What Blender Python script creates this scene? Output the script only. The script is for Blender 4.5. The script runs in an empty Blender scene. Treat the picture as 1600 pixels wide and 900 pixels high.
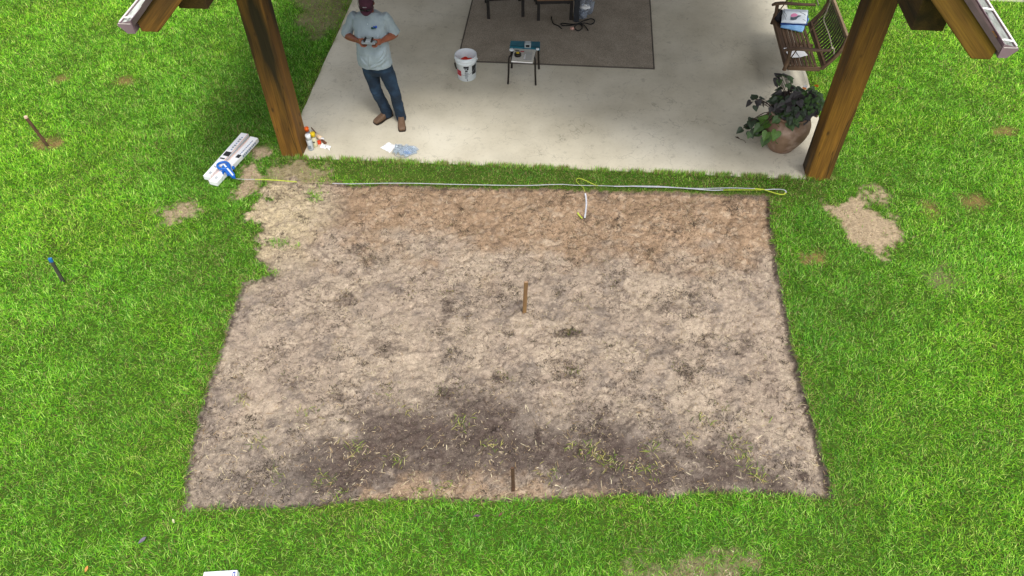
import bpy, math, random
import numpy as np
from mathutils import Vector, Matrix, noise as mnoise

random.seed(7)
RNG = np.random.default_rng(11)
S = bpy.context.scene
COL = S.collection

# ------------------------------------------------------------------ camera
HCAM = 6.2
FPX = 1200.0
_nd = np.array([16, 1060, FPX]); _nd = _nd / np.linalg.norm(_nd)
_dp = np.array([160, -(FPX * FPX + 160 * 16) / 1060, FPX]); _dp = _dp / np.linalg.norm(_dp)
_xx = np.cross(_nd, _dp)
if _xx[0] < 0:
    _xx = -_xx
RC = np.stack([_xx, _dp, -_nd])          # rows: world axes seen from the camera (x right, y down, z ahead)

def g(px, py, z=0.0):                     # photo pixel -> point on the level z (metres)
    d = RC @ np.array([px - 800.0, py - 450.0, FPX])
    t = (z - HCAM) / d[2]
    return Vector((d[0] * t, d[1] * t, z))

def W(px, py, Y):                         # photo pixel -> point in the upright plane at depth Y
    d = RC @ np.array([px - 800.0, py - 450.0, FPX])
    t = Y / d[1]
    return Vector((d[0] * t, Y, HCAM + d[2] * t))

cam_d = bpy.data.cameras.new('camera')
cam = bpy.data.objects.new('camera', cam_d)
COL.objects.link(cam)
cam_d.sensor_width = 36.0
cam_d.lens = FPX / 1600 * 36
cam_d.clip_start = 0.1
cam_d.clip_end = 500
M = Matrix.Identity(4)
for i in range(3):
    M[i][0] = RC[i, 0]; M[i][1] = -RC[i, 1]; M[i][2] = -RC[i, 2]
M[2][3] = HCAM
cam.matrix_world = M
S.camera = cam

# ------------------------------------------------------------------ light
SUN_EL, SUN_AZ = 62.0, 150.0             # azimuth measured from +Y towards +X
world = bpy.data.worlds.new('World'); S.world = world
world.use_nodes = True
wn = world.node_tree
bg = wn.nodes['Background']
sky = wn.nodes.new('ShaderNodeTexSky'); sky.sky_type = 'NISHITA'
sky.sun_disc = False
sky.sun_elevation = math.radians(SUN_EL)
sky.sun_rotation = math.radians(SUN_AZ)
sky.air_density = 1.0; sky.dust_density = 3.0; sky.ozone_density = 1.0
hs = wn.nodes.new('ShaderNodeHueSaturation'); hs.inputs['Saturation'].default_value = 0.25
wn.links.new(sky.outputs[0], hs.inputs['Color'])
wn.links.new(hs.outputs[0], bg.inputs['Color'])
bg.inputs['Strength'].default_value = 0.15
sd = bpy.data.lights.new('sun', 'SUN'); sd.energy = 1.5; sd.angle = math.radians(14); sd.color = (1, 0.965, 0.91)
sun = bpy.data.objects.new('sun', sd); COL.objects.link(sun)
_e, _a = math.radians(SUN_EL), math.radians(SUN_AZ)
sun_dir = Vector((math.sin(_a) * math.cos(_e), math.cos(_a) * math.cos(_e), math.sin(_e)))
sun.rotation_euler = sun_dir.to_track_quat('Z', 'Y').to_euler()
sun.location = (0, 0, 20)
S.view_settings.view_transform = 'Standard'
S.view_settings.look = 'None'
S.view_settings.gamma = 1
S.view_settings.exposure = 0.68

# ------------------------------------------------------------------ helpers
def hexc(h):
    h = h.lstrip('#')
    v = [int(h[i:i + 2], 16) / 255 for i in (0, 2, 4)]
    return tuple(c / 12.92 if c <= 0.04045 else ((c + 0.055) / 1.055) ** 2.4 for c in v)

def pm(name, c1, c2=None, scale=8.0, rough=0.7, bump=0.0, bscale=None, stretch=(1, 1, 1), metal=0.0,
       detail=6, lo=0.35, hi=0.65, c3=None, scale3=3.0, lo3=0.5, hi3=0.7, spec=0.4, sheen=0.0, trans=0.0, rnd=False, rg=None):
    m = bpy.data.materials.new(name); m.use_nodes = True
    nt = m.node_tree; N = nt.nodes; L = nt.links
    b = N['Principled BSDF']
    b.inputs['Roughness'].default_value = rough
    b.inputs['Metallic'].default_value = metal
    b.inputs['Specular IOR Level'].default_value = spec
    if sheen: b.inputs['Sheen Weight'].default_value = sheen
    tc = N.new('ShaderNodeTexCoord'); mp = N.new('ShaderNodeMapping')
    mp.inputs['Scale'].default_value = stretch
    L.new(tc.outputs['Object'], mp.inputs['Vector'])
    vec = mp.outputs['Vector']
    if rnd:
        oi = N.new('ShaderNodeObjectInfo'); va = N.new('ShaderNodeVectorMath'); va.operation = 'ADD'
        mu = N.new('ShaderNodeMath'); mu.operation = 'MULTIPLY'; mu.inputs[1].default_value = 37.0
        L.new(oi.outputs['Random'], mu.inputs[0]); L.new(vec, va.inputs[0]); L.new(mu.outputs[0], va.inputs[1])
        vec = va.outputs[0]
    col = None
    c1 = (*c1, 1)
    if c2 is None:
        b.inputs['Base Color'].default_value = c1
    else:
        n = N.new('ShaderNodeTexNoise'); n.inputs['Scale'].default_value = scale; n.inputs['Detail'].default_value = detail
        n.inputs['Roughness'].default_value = 0.6
        L.new(vec, n.inputs['Vector'])
        r = N.new('ShaderNodeMapRange'); r.inputs[1].default_value = lo; r.inputs[2].default_value = hi
        L.new(n.outputs[0], r.inputs[0])
        mx = N.new('ShaderNodeMix'); mx.data_type = 'RGBA'
        mx.inputs[6].default_value = c1; mx.inputs[7].default_value = (*c2, 1)
        L.new(r.outputs[0], mx.inputs[0]); col = mx.outputs[2]
        if c3 is not None:
            n3 = N.new('ShaderNodeTexNoise'); n3.inputs['Scale'].default_value = scale3; n3.inputs['Detail'].default_value = 5
            L.new(vec, n3.inputs['Vector'])
            r3 = N.new('ShaderNodeMapRange'); r3.inputs[1].default_value = lo3; r3.inputs[2].default_value = hi3
            L.new(n3.outputs[0], r3.inputs[0])
            m3 = N.new('ShaderNodeMix'); m3.data_type = 'RGBA'
            L.new(r3.outputs[0], m3.inputs[0]); L.new(col, m3.inputs[6]); m3.inputs[7].default_value = (*c3, 1)
            col = m3.outputs[2]
        L.new(col, b.inputs['Base Color'])
    if bump:
        nb = N.new('ShaderNodeTexNoise'); nb.inputs['Scale'].default_value = bscale or scale * 2; nb.inputs['Detail'].default_value = 6
        L.new(vec, nb.inputs['Vector'])
        bp = N.new('ShaderNodeBump'); bp.inputs['Strength'].default_value = 1.0; bp.inputs['Distance'].default_value = bump
        L.new(nb.outputs[0], bp.inputs['Height']); L.new(bp.outputs[0], b.inputs['Normal'])
    return m

def tag(o, label=None, cat=None, group=None, kind=None):
    if label: o['label'] = label
    if cat: o['category'] = cat
    if group: o['group'] = group
    if kind: o['kind'] = kind
    return o

def thing(name, label, cat, loc=(0, 0, 0), group=None, rotz=0.0):
    o = bpy.data.objects.new(name, None); COL.objects.link(o)
    o.location = loc; o.rotation_euler = (0, 0, rotz); o.empty_display_size = 0.1
    return tag(o, label, cat, group)

def chain_loc(o):
    v = Vector((0, 0, 0))
    while o is not None:
        v += o.location; o = o.parent
    return v

class MB:
    def __init__(s): s.v = []; s.f = []
    def add(s, vs, fs):
        o = len(s.v); s.v += [tuple(v) for v in vs]; s.f += [tuple(i + o for i in f) for f in fs]; return s
    def box(s, c, size, rot=None):
        hx, hy, hz = size[0] / 2, size[1] / 2, size[2] / 2
        vs = [Vector((x, y, z)) for x in (-hx, hx) for y in (-hy, hy) for z in (-hz, hz)]
        if rot is not None: vs = [rot @ v for v in vs]
        c = Vector(c)
        return s.add([v + c for v in vs], [(0, 1, 3, 2), (4, 6, 7, 5), (0, 4, 5, 1), (2, 3, 7, 6), (0, 2, 6, 4), (1, 5, 7, 3)])
    def loft(s, rings, cap=True):
        n = len(rings[0]); vs = [v for r in rings for v in r]; fs = []
        for k in range(len(rings) - 1):
            for i in range(n):
                j = (i + 1) % n
                fs.append((k * n + i, k * n + j, (k + 1) * n + j, (k + 1) * n + i))
        if cap:
            fs.append(tuple(range(n))[::-1]); fs.append(tuple((len(rings) - 1) * n + i for i in range(n)))
        return s.add(vs, fs)
    def tube(s, pts, rad, n=8, cap=True, flat=None, side=None):
        pts = [Vector(p) for p in pts]
        if not hasattr(rad, '__len__'): rad = [rad] * len(pts)
        rings = []; prev = None
        for i, p in enumerate(pts):
            t = (pts[min(i + 1, len(pts) - 1)] - pts[max(i - 1, 0)])
            t = t.normalized() if t.length > 1e-9 else Vector((0, 0, 1))
            if side is not None:
                a = Vector(side) - t * Vector(side).dot(t)
            elif prev is None:
                a = t.orthogonal()
            else:
                a = prev - t * prev.dot(t)
            a.normalize(); prev = a; b = t.cross(a)
            r = rad[i]; ra, rb = (r if hasattr(r, '__len__') else (r, r * (flat or 1)))
            rings.append([p + a * math.cos(2 * math.pi * k / n) * ra + b * math.sin(2 * math.pi * k / n) * rb for k in range(n)])
        return s.loft(rings, cap)
    def lathe(s, prof, c=(0, 0, 0), n=24, cap=False):
        c = Vector(c); rings = [[c + Vector((r * math.cos(2 * math.pi * k / n), r * math.sin(2 * math.pi * k / n), z)) for k in range(n)] for r, z in prof]
        return s.loft(rings, cap)
    def ball(s, c, r, rot=None, n=12, m=8):
        c = Vector(c)
        if not hasattr(r, '__len__'): r = (r, r, r)
        rings = []
        for j in range(m + 1):
            th = math.pi * (j + 0.02) / (m + 0.04) if 0 < j < m else (0.03 if j == 0 else math.pi - 0.03)
            ring = []
            for k in range(n):
                v = Vector((r[0] * math.sin(th) * math.cos(2 * math.pi * k / n), r[1] * math.sin(th) * math.sin(2 * math.pi * k / n), -r[2] * math.cos(th)))
                if rot is not None: v = rot @ v
                ring.append(c + v)
            rings.append(ring)
        return s.loft(rings, True)
    def prism(s, pts, z0, z1, c=(0, 0, 0), rot=None):
        n = len(pts); c = Vector(c)
        vs = [Vector((p[0], p[1], z0)) for p in pts] + [Vector((p[0], p[1], z1)) for p in pts]
        if rot is not None: vs = [rot @ v for v in vs]
        fs = [tuple(range(n))[::-1], tuple(range(n, 2 * n))] + [(i, (i + 1) % n, n + (i + 1) % n, n + i) for i in range(n)]
        return s.add([v + c for v in vs], fs)
    def build(s, name, mat, parent=None, smooth=False, bevel=0.0, local=False, seg=2):
        me = bpy.data.meshes.new(name)
        off = Vector((0, 0, 0)) if (local or parent is None) else chain_loc(parent)
        me.from_pydata([tuple(Vector(v) - off) for v in s.v], [], s.f)
        if mat is not None: me.materials.append(mat)
        o = bpy.data.objects.new(name, me); COL.objects.link(o)
        if parent is not None: o.parent = parent
        me.validate(); 
        import bmesh
        bm = bmesh.new(); bm.from_mesh(me); bmesh.ops.recalc_face_normals(bm, faces=bm.faces); bm.to_mesh(me); bm.free()
        if smooth:
            me.shade_smooth() if hasattr(me, 'shade_smooth') else None
            me.polygons.foreach_set('use_smooth', [True] * len(me.polygons))
        if bevel:
            b = o.modifiers.new('bevel', 'BEVEL'); b.width = bevel; b.segments = seg; b.limit_method = 'ANGLE'; b.angle_limit = math.radians(40)
        return o

def remesh(o, voxel, smooth=4, fac=0.5):
    m = o.modifiers.new('remesh', 'REMESH'); m.mode = 'VOXEL'; m.voxel_size = voxel; m.use_smooth_shade = True
    if smooth:
        k = o.modifiers.new('smooth', 'SMOOTH'); k.iterations = smooth; k.factor = fac
    return o

def copy_tree(o, parent=None):
    kids = list(o.children)
    c = o.copy(); COL.objects.link(c)
    if parent is not None: c.parent = parent
    for k in kids: copy_tree(k, c)
    return c

def fast_mesh(name, V, F4, F3, cols=None, mat=None, smooth=False):
    me = bpy.data.meshes.new(name)
    nv = len(V); n4 = 0 if F4 is None else len(F4); n3 = 0 if F3 is None else len(F3)
    me.vertices.add(nv); me.vertices.foreach_set('co', np.ascontiguousarray(V, dtype=np.float32).ravel())
    loops = []; starts = []
    if n4: loops.append(np.asarray(F4, dtype=np.int32).ravel())
    if n3: loops.append(np.asarray(F3, dtype=np.int32).ravel())
    lp = np.concatenate(loops)
    me.loops.add(len(lp)); me.loops.foreach_set('vertex_index', lp)
    me.polygons.add(n4 + n3)
    st = np.concatenate([np.arange(n4, dtype=np.int32) * 4, n4 * 4 + np.arange(n3, dtype=np.int32) * 3])
    me.polygons.foreach_set('loop_start', st)
    if smooth: me.polygons.foreach_set('use_smooth', np.ones(n4 + n3, dtype=bool))
    me.update(calc_edges=True)
    if cols is not None:
        a = me.color_attributes.new('tint', 'FLOAT_COLOR', 'POINT')
        c = np.ones((nv, 4), dtype=np.float32); c[:, :3] = cols
        a.data.foreach_set('color', c.ravel())
    if mat: me.materials.append(mat)
    o = bpy.data.objects.new(name, me); COL.objects.link(o)
    return o

# numpy value noise -----------------------------------------------------
_tab = RNG.random((256, 256)).astype(np.float32)
def vn(x, y, seed=0):
    x = x + seed * 17.31; y = y + seed * 9.77
    xi = np.floor(x).astype(int); yi = np.floor(y).astype(int)
    fx = x - xi; fy = y - yi
    fx = fx * fx * (3 - 2 * fx); fy = fy * fy * (3 - 2 * fy)
    a = _tab[xi & 255, yi & 255]; b = _tab[(xi + 1) & 255, yi & 255]
    c = _tab[xi & 255, (yi + 1) & 255]; d = _tab[(xi + 1) & 255, (yi + 1) & 255]
    return (a * (1 - fx) + b * fx) * (1 - fy) + (c * (1 - fx) + d * fx) * fy
def fbm(x, y, f, o=4, seed=0, gain=0.5):
    t = 0; a = 1; s = 0
    for k in range(o):
        # rotate each octave so that no grid shows
        an = 0.6 * k + 0.3
        xr = x * math.cos(an) - y * math.sin(an); yr = x * math.sin(an) + y * math.cos(an)
        t = t + a * vn(xr * f, yr * f, seed + k * 3); s += a; a *= gain; f *= 2.03
    return t / s
def sst(a, b, x):
    t = np.clip((x - a) / (b - a), 0, 1); return t * t * (3 - 2 * t)

def poly_sd(P, x, y):                     # signed distance, negative inside
    P = np.asarray(P); d = np.full(x.shape, 1e9); ins = np.zeros(x.shape, bool)
    n = len(P)
    for i in range(n):
        ax, ay = P[i]; bx, by = P[(i + 1) % n]
        ex, ey = bx - ax, by - ay
        t = np.clip(((x - ax) * ex + (y - ay) * ey) / (ex * ex + ey * ey + 1e-12), 0, 1)
        d = np.minimum(d, np.hypot(x - ax - t * ex, y - ay - t * ey))
        c = ((ay > y) != (by > y)) & (x < (bx - ax) * (y - ay) / (by - ay + 1e-12) + ax)
        ins ^= c
    return np.where(ins, -d, d)

GZ = -0.055          # turf base level; the slab top is z = 0
def gp(px, py): v = g(px, py, GZ); return (v.x, v.y)

SOIL_PX = [(500, 288), (620, 290), (760, 294), (900, 298), (1060, 302), (1203, 306), (1206, 340), (1212, 400), (1225, 470), (1240, 545),
           (1258, 612), (1276, 680), (1290, 735), (1298, 776), (1210, 773), (1130, 769), (1060, 775), (960, 773), (850, 779),
           (700, 781), (560, 784), (480, 792), (400, 794), (288, 796), (298, 720), (312, 650), (330, 590), (350, 530), (378, 440),
           (400, 437), (430, 433), (417, 410), (404, 380), (411, 352), (386, 342), (400, 315), (410, 297), (435, 284), (470, 284)]
SOIL = [gp(*p) for p in SOIL_PX]
# other bare places: (pixel polygon, strength, kind)   kind 0 pale soil/straw, 1 orange dead turf
PATCH = [([(370, 298), (379, 306), (396, 298), (402, 268), (414, 242), (401, 234), (386, 262)], 0.95, 0),
         ([(425, 262), (470, 258), (500, 266), (502, 292), (430, 290), (415, 275)], 0.62, 0),
         ([(1294, 326), (1327, 318), (1353, 330), (1400, 345), (1407, 369), (1375, 387), (1340, 377), (1322, 360), (1306, 344)], 0.97, 0),
         ([(1352, 305), (1366, 298), (1380, 304), (1376, 318), (1362, 322), (1353, 315)], 0.85, 0),
         ([(262, 326), (278, 314), (300, 317), (308, 330), (293, 342), (272, 342)], 0.8, 0),
         ([(985, 897), (1030, 878), (1075, 880), (1120, 876), (1165, 888), (1180, 940), (980, 940)], 0.45, 0),
         ([(1444, 322), (1458, 319), (1467, 328), (1455, 333), (1445, 330)], 0.68, 1),
         ([(1503, 309), (1530, 308), (1532, 317), (1510, 319)], 0.68, 1),
         ([(1252, 401), (1275, 400), (1280, 408), (1258, 411)], 0.68, 1),
         ([(1450, 432), (1478, 430), (1488, 440), (1460, 446)], 0.3, 0),
         ([(84, 119), (98, 117), (101, 125), (88, 128)], 0.6, 1),
         ([(188, 119), (203, 118), (206, 128), (191, 129)], 0.7, 1),
         ([(1558, 203), (1577, 202), (1579, 211), (1561, 212)], 0.6, 1),
         ([(62, 220), (80, 218), (90, 228), (75, 234), (60, 230)], 0.75, 1),
         ([(480, 0), (545, 0), (538, 20), (520, 45), (500, 60), (470, 50)], 0.5, 0),
         ([(430, -40), (560, -40), (550, 8), (470, 10)], 0.5, 0)]
ISLE = [((492, 300), 15, 0.9), ((445, 378), 9, 0.7), ((428, 377), 10, 0.8), ((425, 425), 7, 0.7), ((462, 380), 6, 0.6)]
SLAB = (-3.665, 3.262, 7.49, 16.0)

def bare_amount(x, y):
    """1 = bare soil of the dug area; also returns the amount of other bare turf and its kind"""
    w = (fbm(x, y, 5.0, 4, 3) - 0.5)
    wf = (fbm(x, y, 22.0, 2, 5) - 0.5)
    # the upper left corner of the dug area is ragged, its other edges are cut straight
    cut = np.hypot(x + 3.6, y - 6.6)
    rag = np.clip(1.2 - cut / 1.3, 0.05, 1)
    sdv = poly_sd(SOIL, x, y) + w * 0.55 * rag + wf * (0.05 + 0.11 * rag) + (fbm(x, y, 2.2, 2, 7) - .5) * .05
    return sdv
def patches(x, y):
    a = np.zeros(x.shape); k = np.zeros(x.shape)
    w = (fbm(x, y, 5.0, 4, 23, .6) - 0.5) * 0.42 + (fbm(x, y, 24.0, 3, 25) - 0.5) * 0.24
    for P, s, kd in PATCH:
        q = [gp(*p) for p in P]
        d = poly_sd(q, x, y) + w * (1 if kd == 0 else 0.5)
        v = s * (1 - sst(-0.03, 0.11, d))
        k = np.where(v > a, kd, k); a = np.maximum(a, v)
    return a, k

# ------------------------------------------------------------------ materials of the ground
def ground_mat(name, grain, bumpd):
    m = bpy.data.materials.new(name); m.use_nodes = True
    nt = m.node_tree; N = nt.nodes; L = nt.links; b = N['Principled BSDF']
    b.inputs['Roughness'].default_value = 0.95; b.inputs['Specular IOR Level'].default_value = 0.15
    at = N.new('ShaderNodeAttribute'); at.attribute_name = 'tint'
    tc = N.new('ShaderNodeTexCoord')
    n1 = N.new('ShaderNodeTexNoise'); n1.inputs['Scale'].default_value = 38; n1.inputs['Detail'].default_value = 8; n1.inputs['Roughness'].default_value = 0.75
    n2 = N.new('ShaderNodeTexNoise'); n2.inputs['Scale'].default_value = 150; n2.inputs['Detail'].default_value = 3
    L.new(tc.outputs['Object'], n1.inputs['Vector']); L.new(tc.outputs['Object'], n2.inputs['Vector'])
    r1 = N.new('ShaderNodeMapRange'); r1.inputs[1].default_value = 0.3; r1.inputs[2].default_value = 0.72; r1.inputs[3].default_value = 1 - grain; r1.inputs[4].default_value = 1 + grain * 0.55
    L.new(n1.outputs[0], r1.inputs[0])
    r2 = N.new('ShaderNodeMapRange'); r2.inputs[1].default_value = 0.3; r2.inputs[2].default_value = 0.7; r2.inputs[3].default_value = 1 - grain * 0.7; r2.inputs[4].default_value = 1 + grain * 0.5
    L.new(n2.outputs[0], r2.inputs[0])
    mu = N.new('ShaderNodeMath'); mu.operation = 'MULTIPLY'; L.new(r1.outputs[0], mu.inputs[0]); L.new(r2.outputs[0], mu.inputs[1])
    vm = N.new('ShaderNodeVectorMath'); vm.operation = 'SCALE'
    L.new(at.outputs['Color'], vm.inputs[0]); L.new(mu.outputs[0], vm.inputs['Scale'])
    L.new(vm.outputs[0], b.inputs['Base Color'])
    bp = N.new('ShaderNodeBump'); bp.inputs['Distance'].default_value = bumpd; bp.inputs['Strength'].default_value = 1
    L.new(n1.outputs[0], bp.inputs['Height']); L.new(bp.outputs[0], b.inputs['Normal'])
    return m
def crisp(m):
    """roots, crumbs, fine cracks and pale flecks of real soil, at the size of one or two centimetres"""
    nt = m.node_tree; N = nt.nodes; L = nt.links; b = N['Principled BSDF']
    src = b.inputs['Base Color'].links[0].from_socket
    tc = N.new('ShaderNodeTexCoord')
    def nz(sc, det, dist=0.0, rough=.6):
        n = N.new('ShaderNodeTexNoise'); n.inputs['Scale'].default_value = sc; n.inputs['Detail'].default_value = det; n.inputs['Distortion'].default_value = dist; n.inputs['Roughness'].default_value = rough
        L.new(tc.outputs['Object'], n.inputs['Vector']); return n.outputs[0]
    def mr(o, a, b_, c=0., d=1.):
        r = N.new('ShaderNodeMapRange'); r.inputs[1].default_value = a; r.inputs[2].default_value = b_; r.inputs[3].default_value = c; r.inputs[4].default_value = d; L.new(o, r.inputs[0]); return r.outputs[0]
    def mul(a, b_):
        x = N.new('ShaderNodeMath'); x.operation = 'MULTIPLY'; L.new(a, x.inputs[0])
        if isinstance(b_, float): x.inputs[1].default_value = b_
        else: L.new(b_, x.inputs[1])
        return x.outputs[0]
    def mix(fac, colr):
        nonlocal src
        mx = N.new('ShaderNodeMix'); mx.data_type = 'RGBA'; L.new(fac, mx.inputs[0]); L.new(src, mx.inputs[6]); mx.inputs[7].default_value = (*colr, 1); src = mx.outputs[2]
    big = mr(nz(3.2, 5), .42, .6)
    mix(mul(mul(mr(nz(24, 6, .8, .7), .54, .59), mr(nz(2.1, 4), .44, .58)), .68), hexc('#4a3d35'))
    mix(mul(mul(mr(nz(60, 4, .3), .57, .62), big), .7), hexc('#3d322b'))
    ln = N.new('ShaderNodeMath'); ln.operation = 'SUBTRACT'; ln.inputs[1].default_value = .5; L.new(nz(13, 5, 1.2), ln.inputs[0])
    la = N.new('ShaderNodeMath'); la.operation = 'ABSOLUTE'; L.new(ln.outputs[0], la.inputs[0])
    mix(mul(mul(mr(la.outputs[0], .012, .0), mr(nz(5, 3), .46, .58)), .55), hexc('#45382f'))
    mix(mul(mul(mr(nz(11, 5, 1.5, .65), .60, .64), mr(nz(1.7, 3), .42, .6)), .6), hexc('#56483f'))
    mix(mul(mr(nz(80, 3), .64, .68), .6), hexc('#d2c3a6'))
    L.new(src, b.inputs['Base Color'])
m_soil = ground_mat('soil', 0.40, 0.022); crisp(m_soil)
m_turf = ground_mat('turf_base', 0.4, 0.02)

# ------------------------------------------------------------------ ground sheet (fine near the dug patch, coarse beyond)
def lerp(a, b, t): return a + (b - a) * t[..., None]
C_LIGHT = np.array(hexc('#b1a090')); C_PALE = np.array(hexc('#c0af9c')); C_BROWN = np.array(hexc('#a2866b'))
C_DARK = np.array(hexc('#5a4d48')); C_GREY = np.array(hexc('#837870')); C_TURF = np.array(hexc('#4a6320')); C_STRAW = np.array(hexc('#b9a486'))
C_ORANGE = np.array(hexc('#9c7f50')); C_TAN2 = np.array(hexc('#ae9277'))
DARKSPOT = [((560, 385), 16, 11, .6), ((540, 465), 14, 12, .7), ((700, 475), 10, 22, .5), ((795, 522), 12, 8, .6), ((890, 520), 22, 9, .6), ((895, 585), 25, 8, .6),
            ((690, 612), 18, 14, .45), ((780, 590), 18, 10, .5), ((1075, 578), 14, 10, .4), ((1165, 540), 14, 24, .45), ((600, 540), 30, 16, .4), ((455, 590), 26, 12, .35),
            ((1257, 745), 14, 8, .7), ((840, 675), 5, 18, .8), ((580, 400), 20, 10, .3), ((1095, 565), 8, 6, .5), ((530, 620), 22, 12, .45), ((1040, 480), 24, 12, .3)]
DARKPOLY = [gp(*p) for p in ((470, 700), (560, 660), (640, 640), (720, 628), (800, 640), (835, 672), (880, 668), (950, 660), (1020, 680), (1080, 712), (1150, 715), (1210, 745), (1230, 775), (1000, 782), (860, 785), (850, 740), (800, 730), (760, 745), (640, 750), (560, 775), (480, 790), (430, 760))]
TANPOLY = [gp(*p) for p in ((560, 768), (640, 748), (700, 755), (750, 735), (790, 750), (850, 752), (960, 765), (1000, 790), (560, 800))]
GREYPOLY = [gp(*p) for p in ((290, 800), (300, 730), (340, 700), (420, 690), (480, 700), (500, 800))]
def dk_all(d): return .8 * (1 - sst(-.16, .2, d))
def soil_colour(x, y, sd):
    n1 = fbm(x, y, 1.3, 4, 31); n2 = fbm(x, y, 4.0, 5, 37, 0.6); n3 = fbm(x, y, 13, 4, 41, 0.65); n4 = fbm(x, y, 34, 3, 47, .6)
    c = np.broadcast_to(C_LIGHT, x.shape + (3,)).copy()
    c = lerp(c, C_GREY[None], 0.8 * sst(0.46, 0.66, n2 * .6 + n3 * .4))
    c = lerp(c, C_PALE[None], 0.6 * sst(0.52, 0.66, fbm(x, y, 3, 4, 53)))
    # brown clay band along the top, wider on the right
    top = sst(5.75, 6.55, y + (n2 - .5) * 1.5 + (n1 - .5) * 1.1) * sst(-3.3, -2.3, x + (n1 - .5) * 1)
    c = lerp(c, lerp(np.broadcast_to(C_BROWN, c.shape), C_TAN2[None], sst(.35, .65, n3)), 0.85 * top)
    # pale dust in the top left
    tl = np.clip(1.25 - np.hypot((x + 3.75) / .85, (y - 6.45) / 1.0) + (n2 - .5) * .8, 0, 1)
    c = lerp(c, np.array(hexc('#c9b899'))[None], 0.95 * np.clip(tl * 1.5, 0, 1))
    # damp dark earth along the lower side
    dd = poly_sd(DARKPOLY, x, y) + (n2 - .5) * .7 + (n3 - .5) * .45 + (n4 - .5) * .15
    c = lerp(c, (C_DARK * .4 + C_GREY * .6)[None], 0.8 * (1 - sst(-.1, .45, dd)))
    c = lerp(c, C_DARK[None], 0.92 * (1 - sst(-.16, .10, dd)) * (0.55 + .45 * sst(.35, .6, n3)))
    td = poly_sd(TANPOLY, x, y) + (n2 - .5) * .35 + (n3 - .5) * .3
    c = lerp(c, (C_TAN2 * .8 + C_LIGHT * .2)[None], 0.85 * (1 - sst(-.08, .08, td)))
    gd = poly_sd(GREYPOLY, x, y) + (n2 - .5) * .9 + (n3 - .5) * .4
    c = lerp(c, C_GREY[None] * .92, 0.7 * (1 - sst(-.25, .25, gd)))
    for (px, py), rx, ry, s in DARKSPOT:
        q = g(px, py, GZ); k = g(px + rx, py, GZ) - q; j = g(px, py - ry, GZ) - q
        d = np.hypot((x - q.x) / k.length, (y - q.y) / j.length) + (n3 - .5) * 2.2 + (n4 - .5) * .8
        c = lerp(c, C_DARK[None], min(1, s * 1.3) * (1 - sst(0.45, 1.15, d)))
    # broken, crumbly relief colour
    rt = fbm(x, y, 7, 4, 181, .7); rk2 = fbm(x, y, 26, 3, 187, .6)
    c = lerp(c, (C_DARK * 1.15)[None], .5 * sst(.56, .68, rt * .55 + rk2 * .45) )
    c = lerp(c, (C_PALE * 1.12)[None], .45 * sst(.56, .68, fbm(x, y, 15, 4, 191, .7)) * (1 - dk_all(dd)))
    c = c * np.array([1.0, .992, .955]) * (0.86 + 0.4 * n3)[..., None] * (0.86 + .3 * n4)[..., None]
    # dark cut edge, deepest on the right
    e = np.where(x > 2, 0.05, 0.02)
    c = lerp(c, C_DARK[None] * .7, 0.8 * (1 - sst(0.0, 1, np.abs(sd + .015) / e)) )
    return c
def height(x, y, sd):
    h = GZ + (fbm(x, y, .9, 3, 61) - .5) * 0.02
    ins = 1 - sst(-0.028, 0.0, sd)
    h = h + .034 * sst(7.05, 7.38, y) * sst(-4.3, -3.75, x) * (1 - sst(3.3, 3.8, x))
    rough = (fbm(x, y, 4.2, 3, 67) - .5) * 0.065 + (fbm(x, y, 13, 3, 71, .6) - .5) * 0.040 + (fbm(x, y, 30, 2, 73) - .5) * 0.024
    # heel and shovel dents
    rough = rough - 0.02 * sst(.60, .72, fbm(x, y, 8, 3, 79)) + 0.012 * sst(.64, .7, fbm(x, y, 19, 2, 83))
    rgt = sst(1.8, 3.0, x)
    return h + ins * (-0.03 - 0.025 * rgt + rough)
STEP = 0.0175
xs = np.arange(-4.9, 4.2 + 1e-6, STEP); ys = np.arange(2.2, 7.62, STEP)
X, Y = np.meshgrid(xs, ys, indexing='ij')
SD = bare_amount(X, Y)
PA, PK = patches(X, Y)
for (px, py), r, s in ISLE: pass
Z = height(X, Y, SD)
csoil = soil_colour(X, Y, SD)
nt1 = fbm(X, Y, 8, 3, 91)
cturf = np.broadcast_to(C_TURF, csoil.shape) * (0.7 + .6 * nt1)[..., None]
cp = np.where(PK[..., None] > .5, C_ORANGE, C_STRAW) * (0.7 + .5 * fbm(X, Y, 30, 3, 97))[..., None]
cturf = lerp(cturf, cp, np.clip(PA * 1.1, 0, 1))
msk = 1 - sst(-0.01, 0.015, SD)
ctot = lerp(cturf, csoil, msk)
nx, ny = X.shape
idx = np.arange(nx * ny).reshape(nx, ny)
F = np.stack([idx[:-1, :-1], idx[1:, :-1], idx[1:, 1:], idx[:-1, 1:]], -1).reshape(-1, 4)
sdc = (SD[:-1, :-1] + SD[1:, 1:]) / 2
inside = (sdc.reshape(-1) < 0)
V = np.stack([X, Y, Z], -1).reshape(-1, 3)
def sub(F, V, Cc, keep, name, mat):
    Fk = F[keep]; used = np.unique(Fk); mp = np.full(len(V), -1); mp[used] = np.arange(len(used))
    return fast_mesh(name, V[used], mp[Fk], None, Cc.reshape(-1, 3)[used], mat, True)
so = sub(F, V, ctot, inside, 'bare_soil', m_soil); tag(so, kind='structure')
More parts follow.
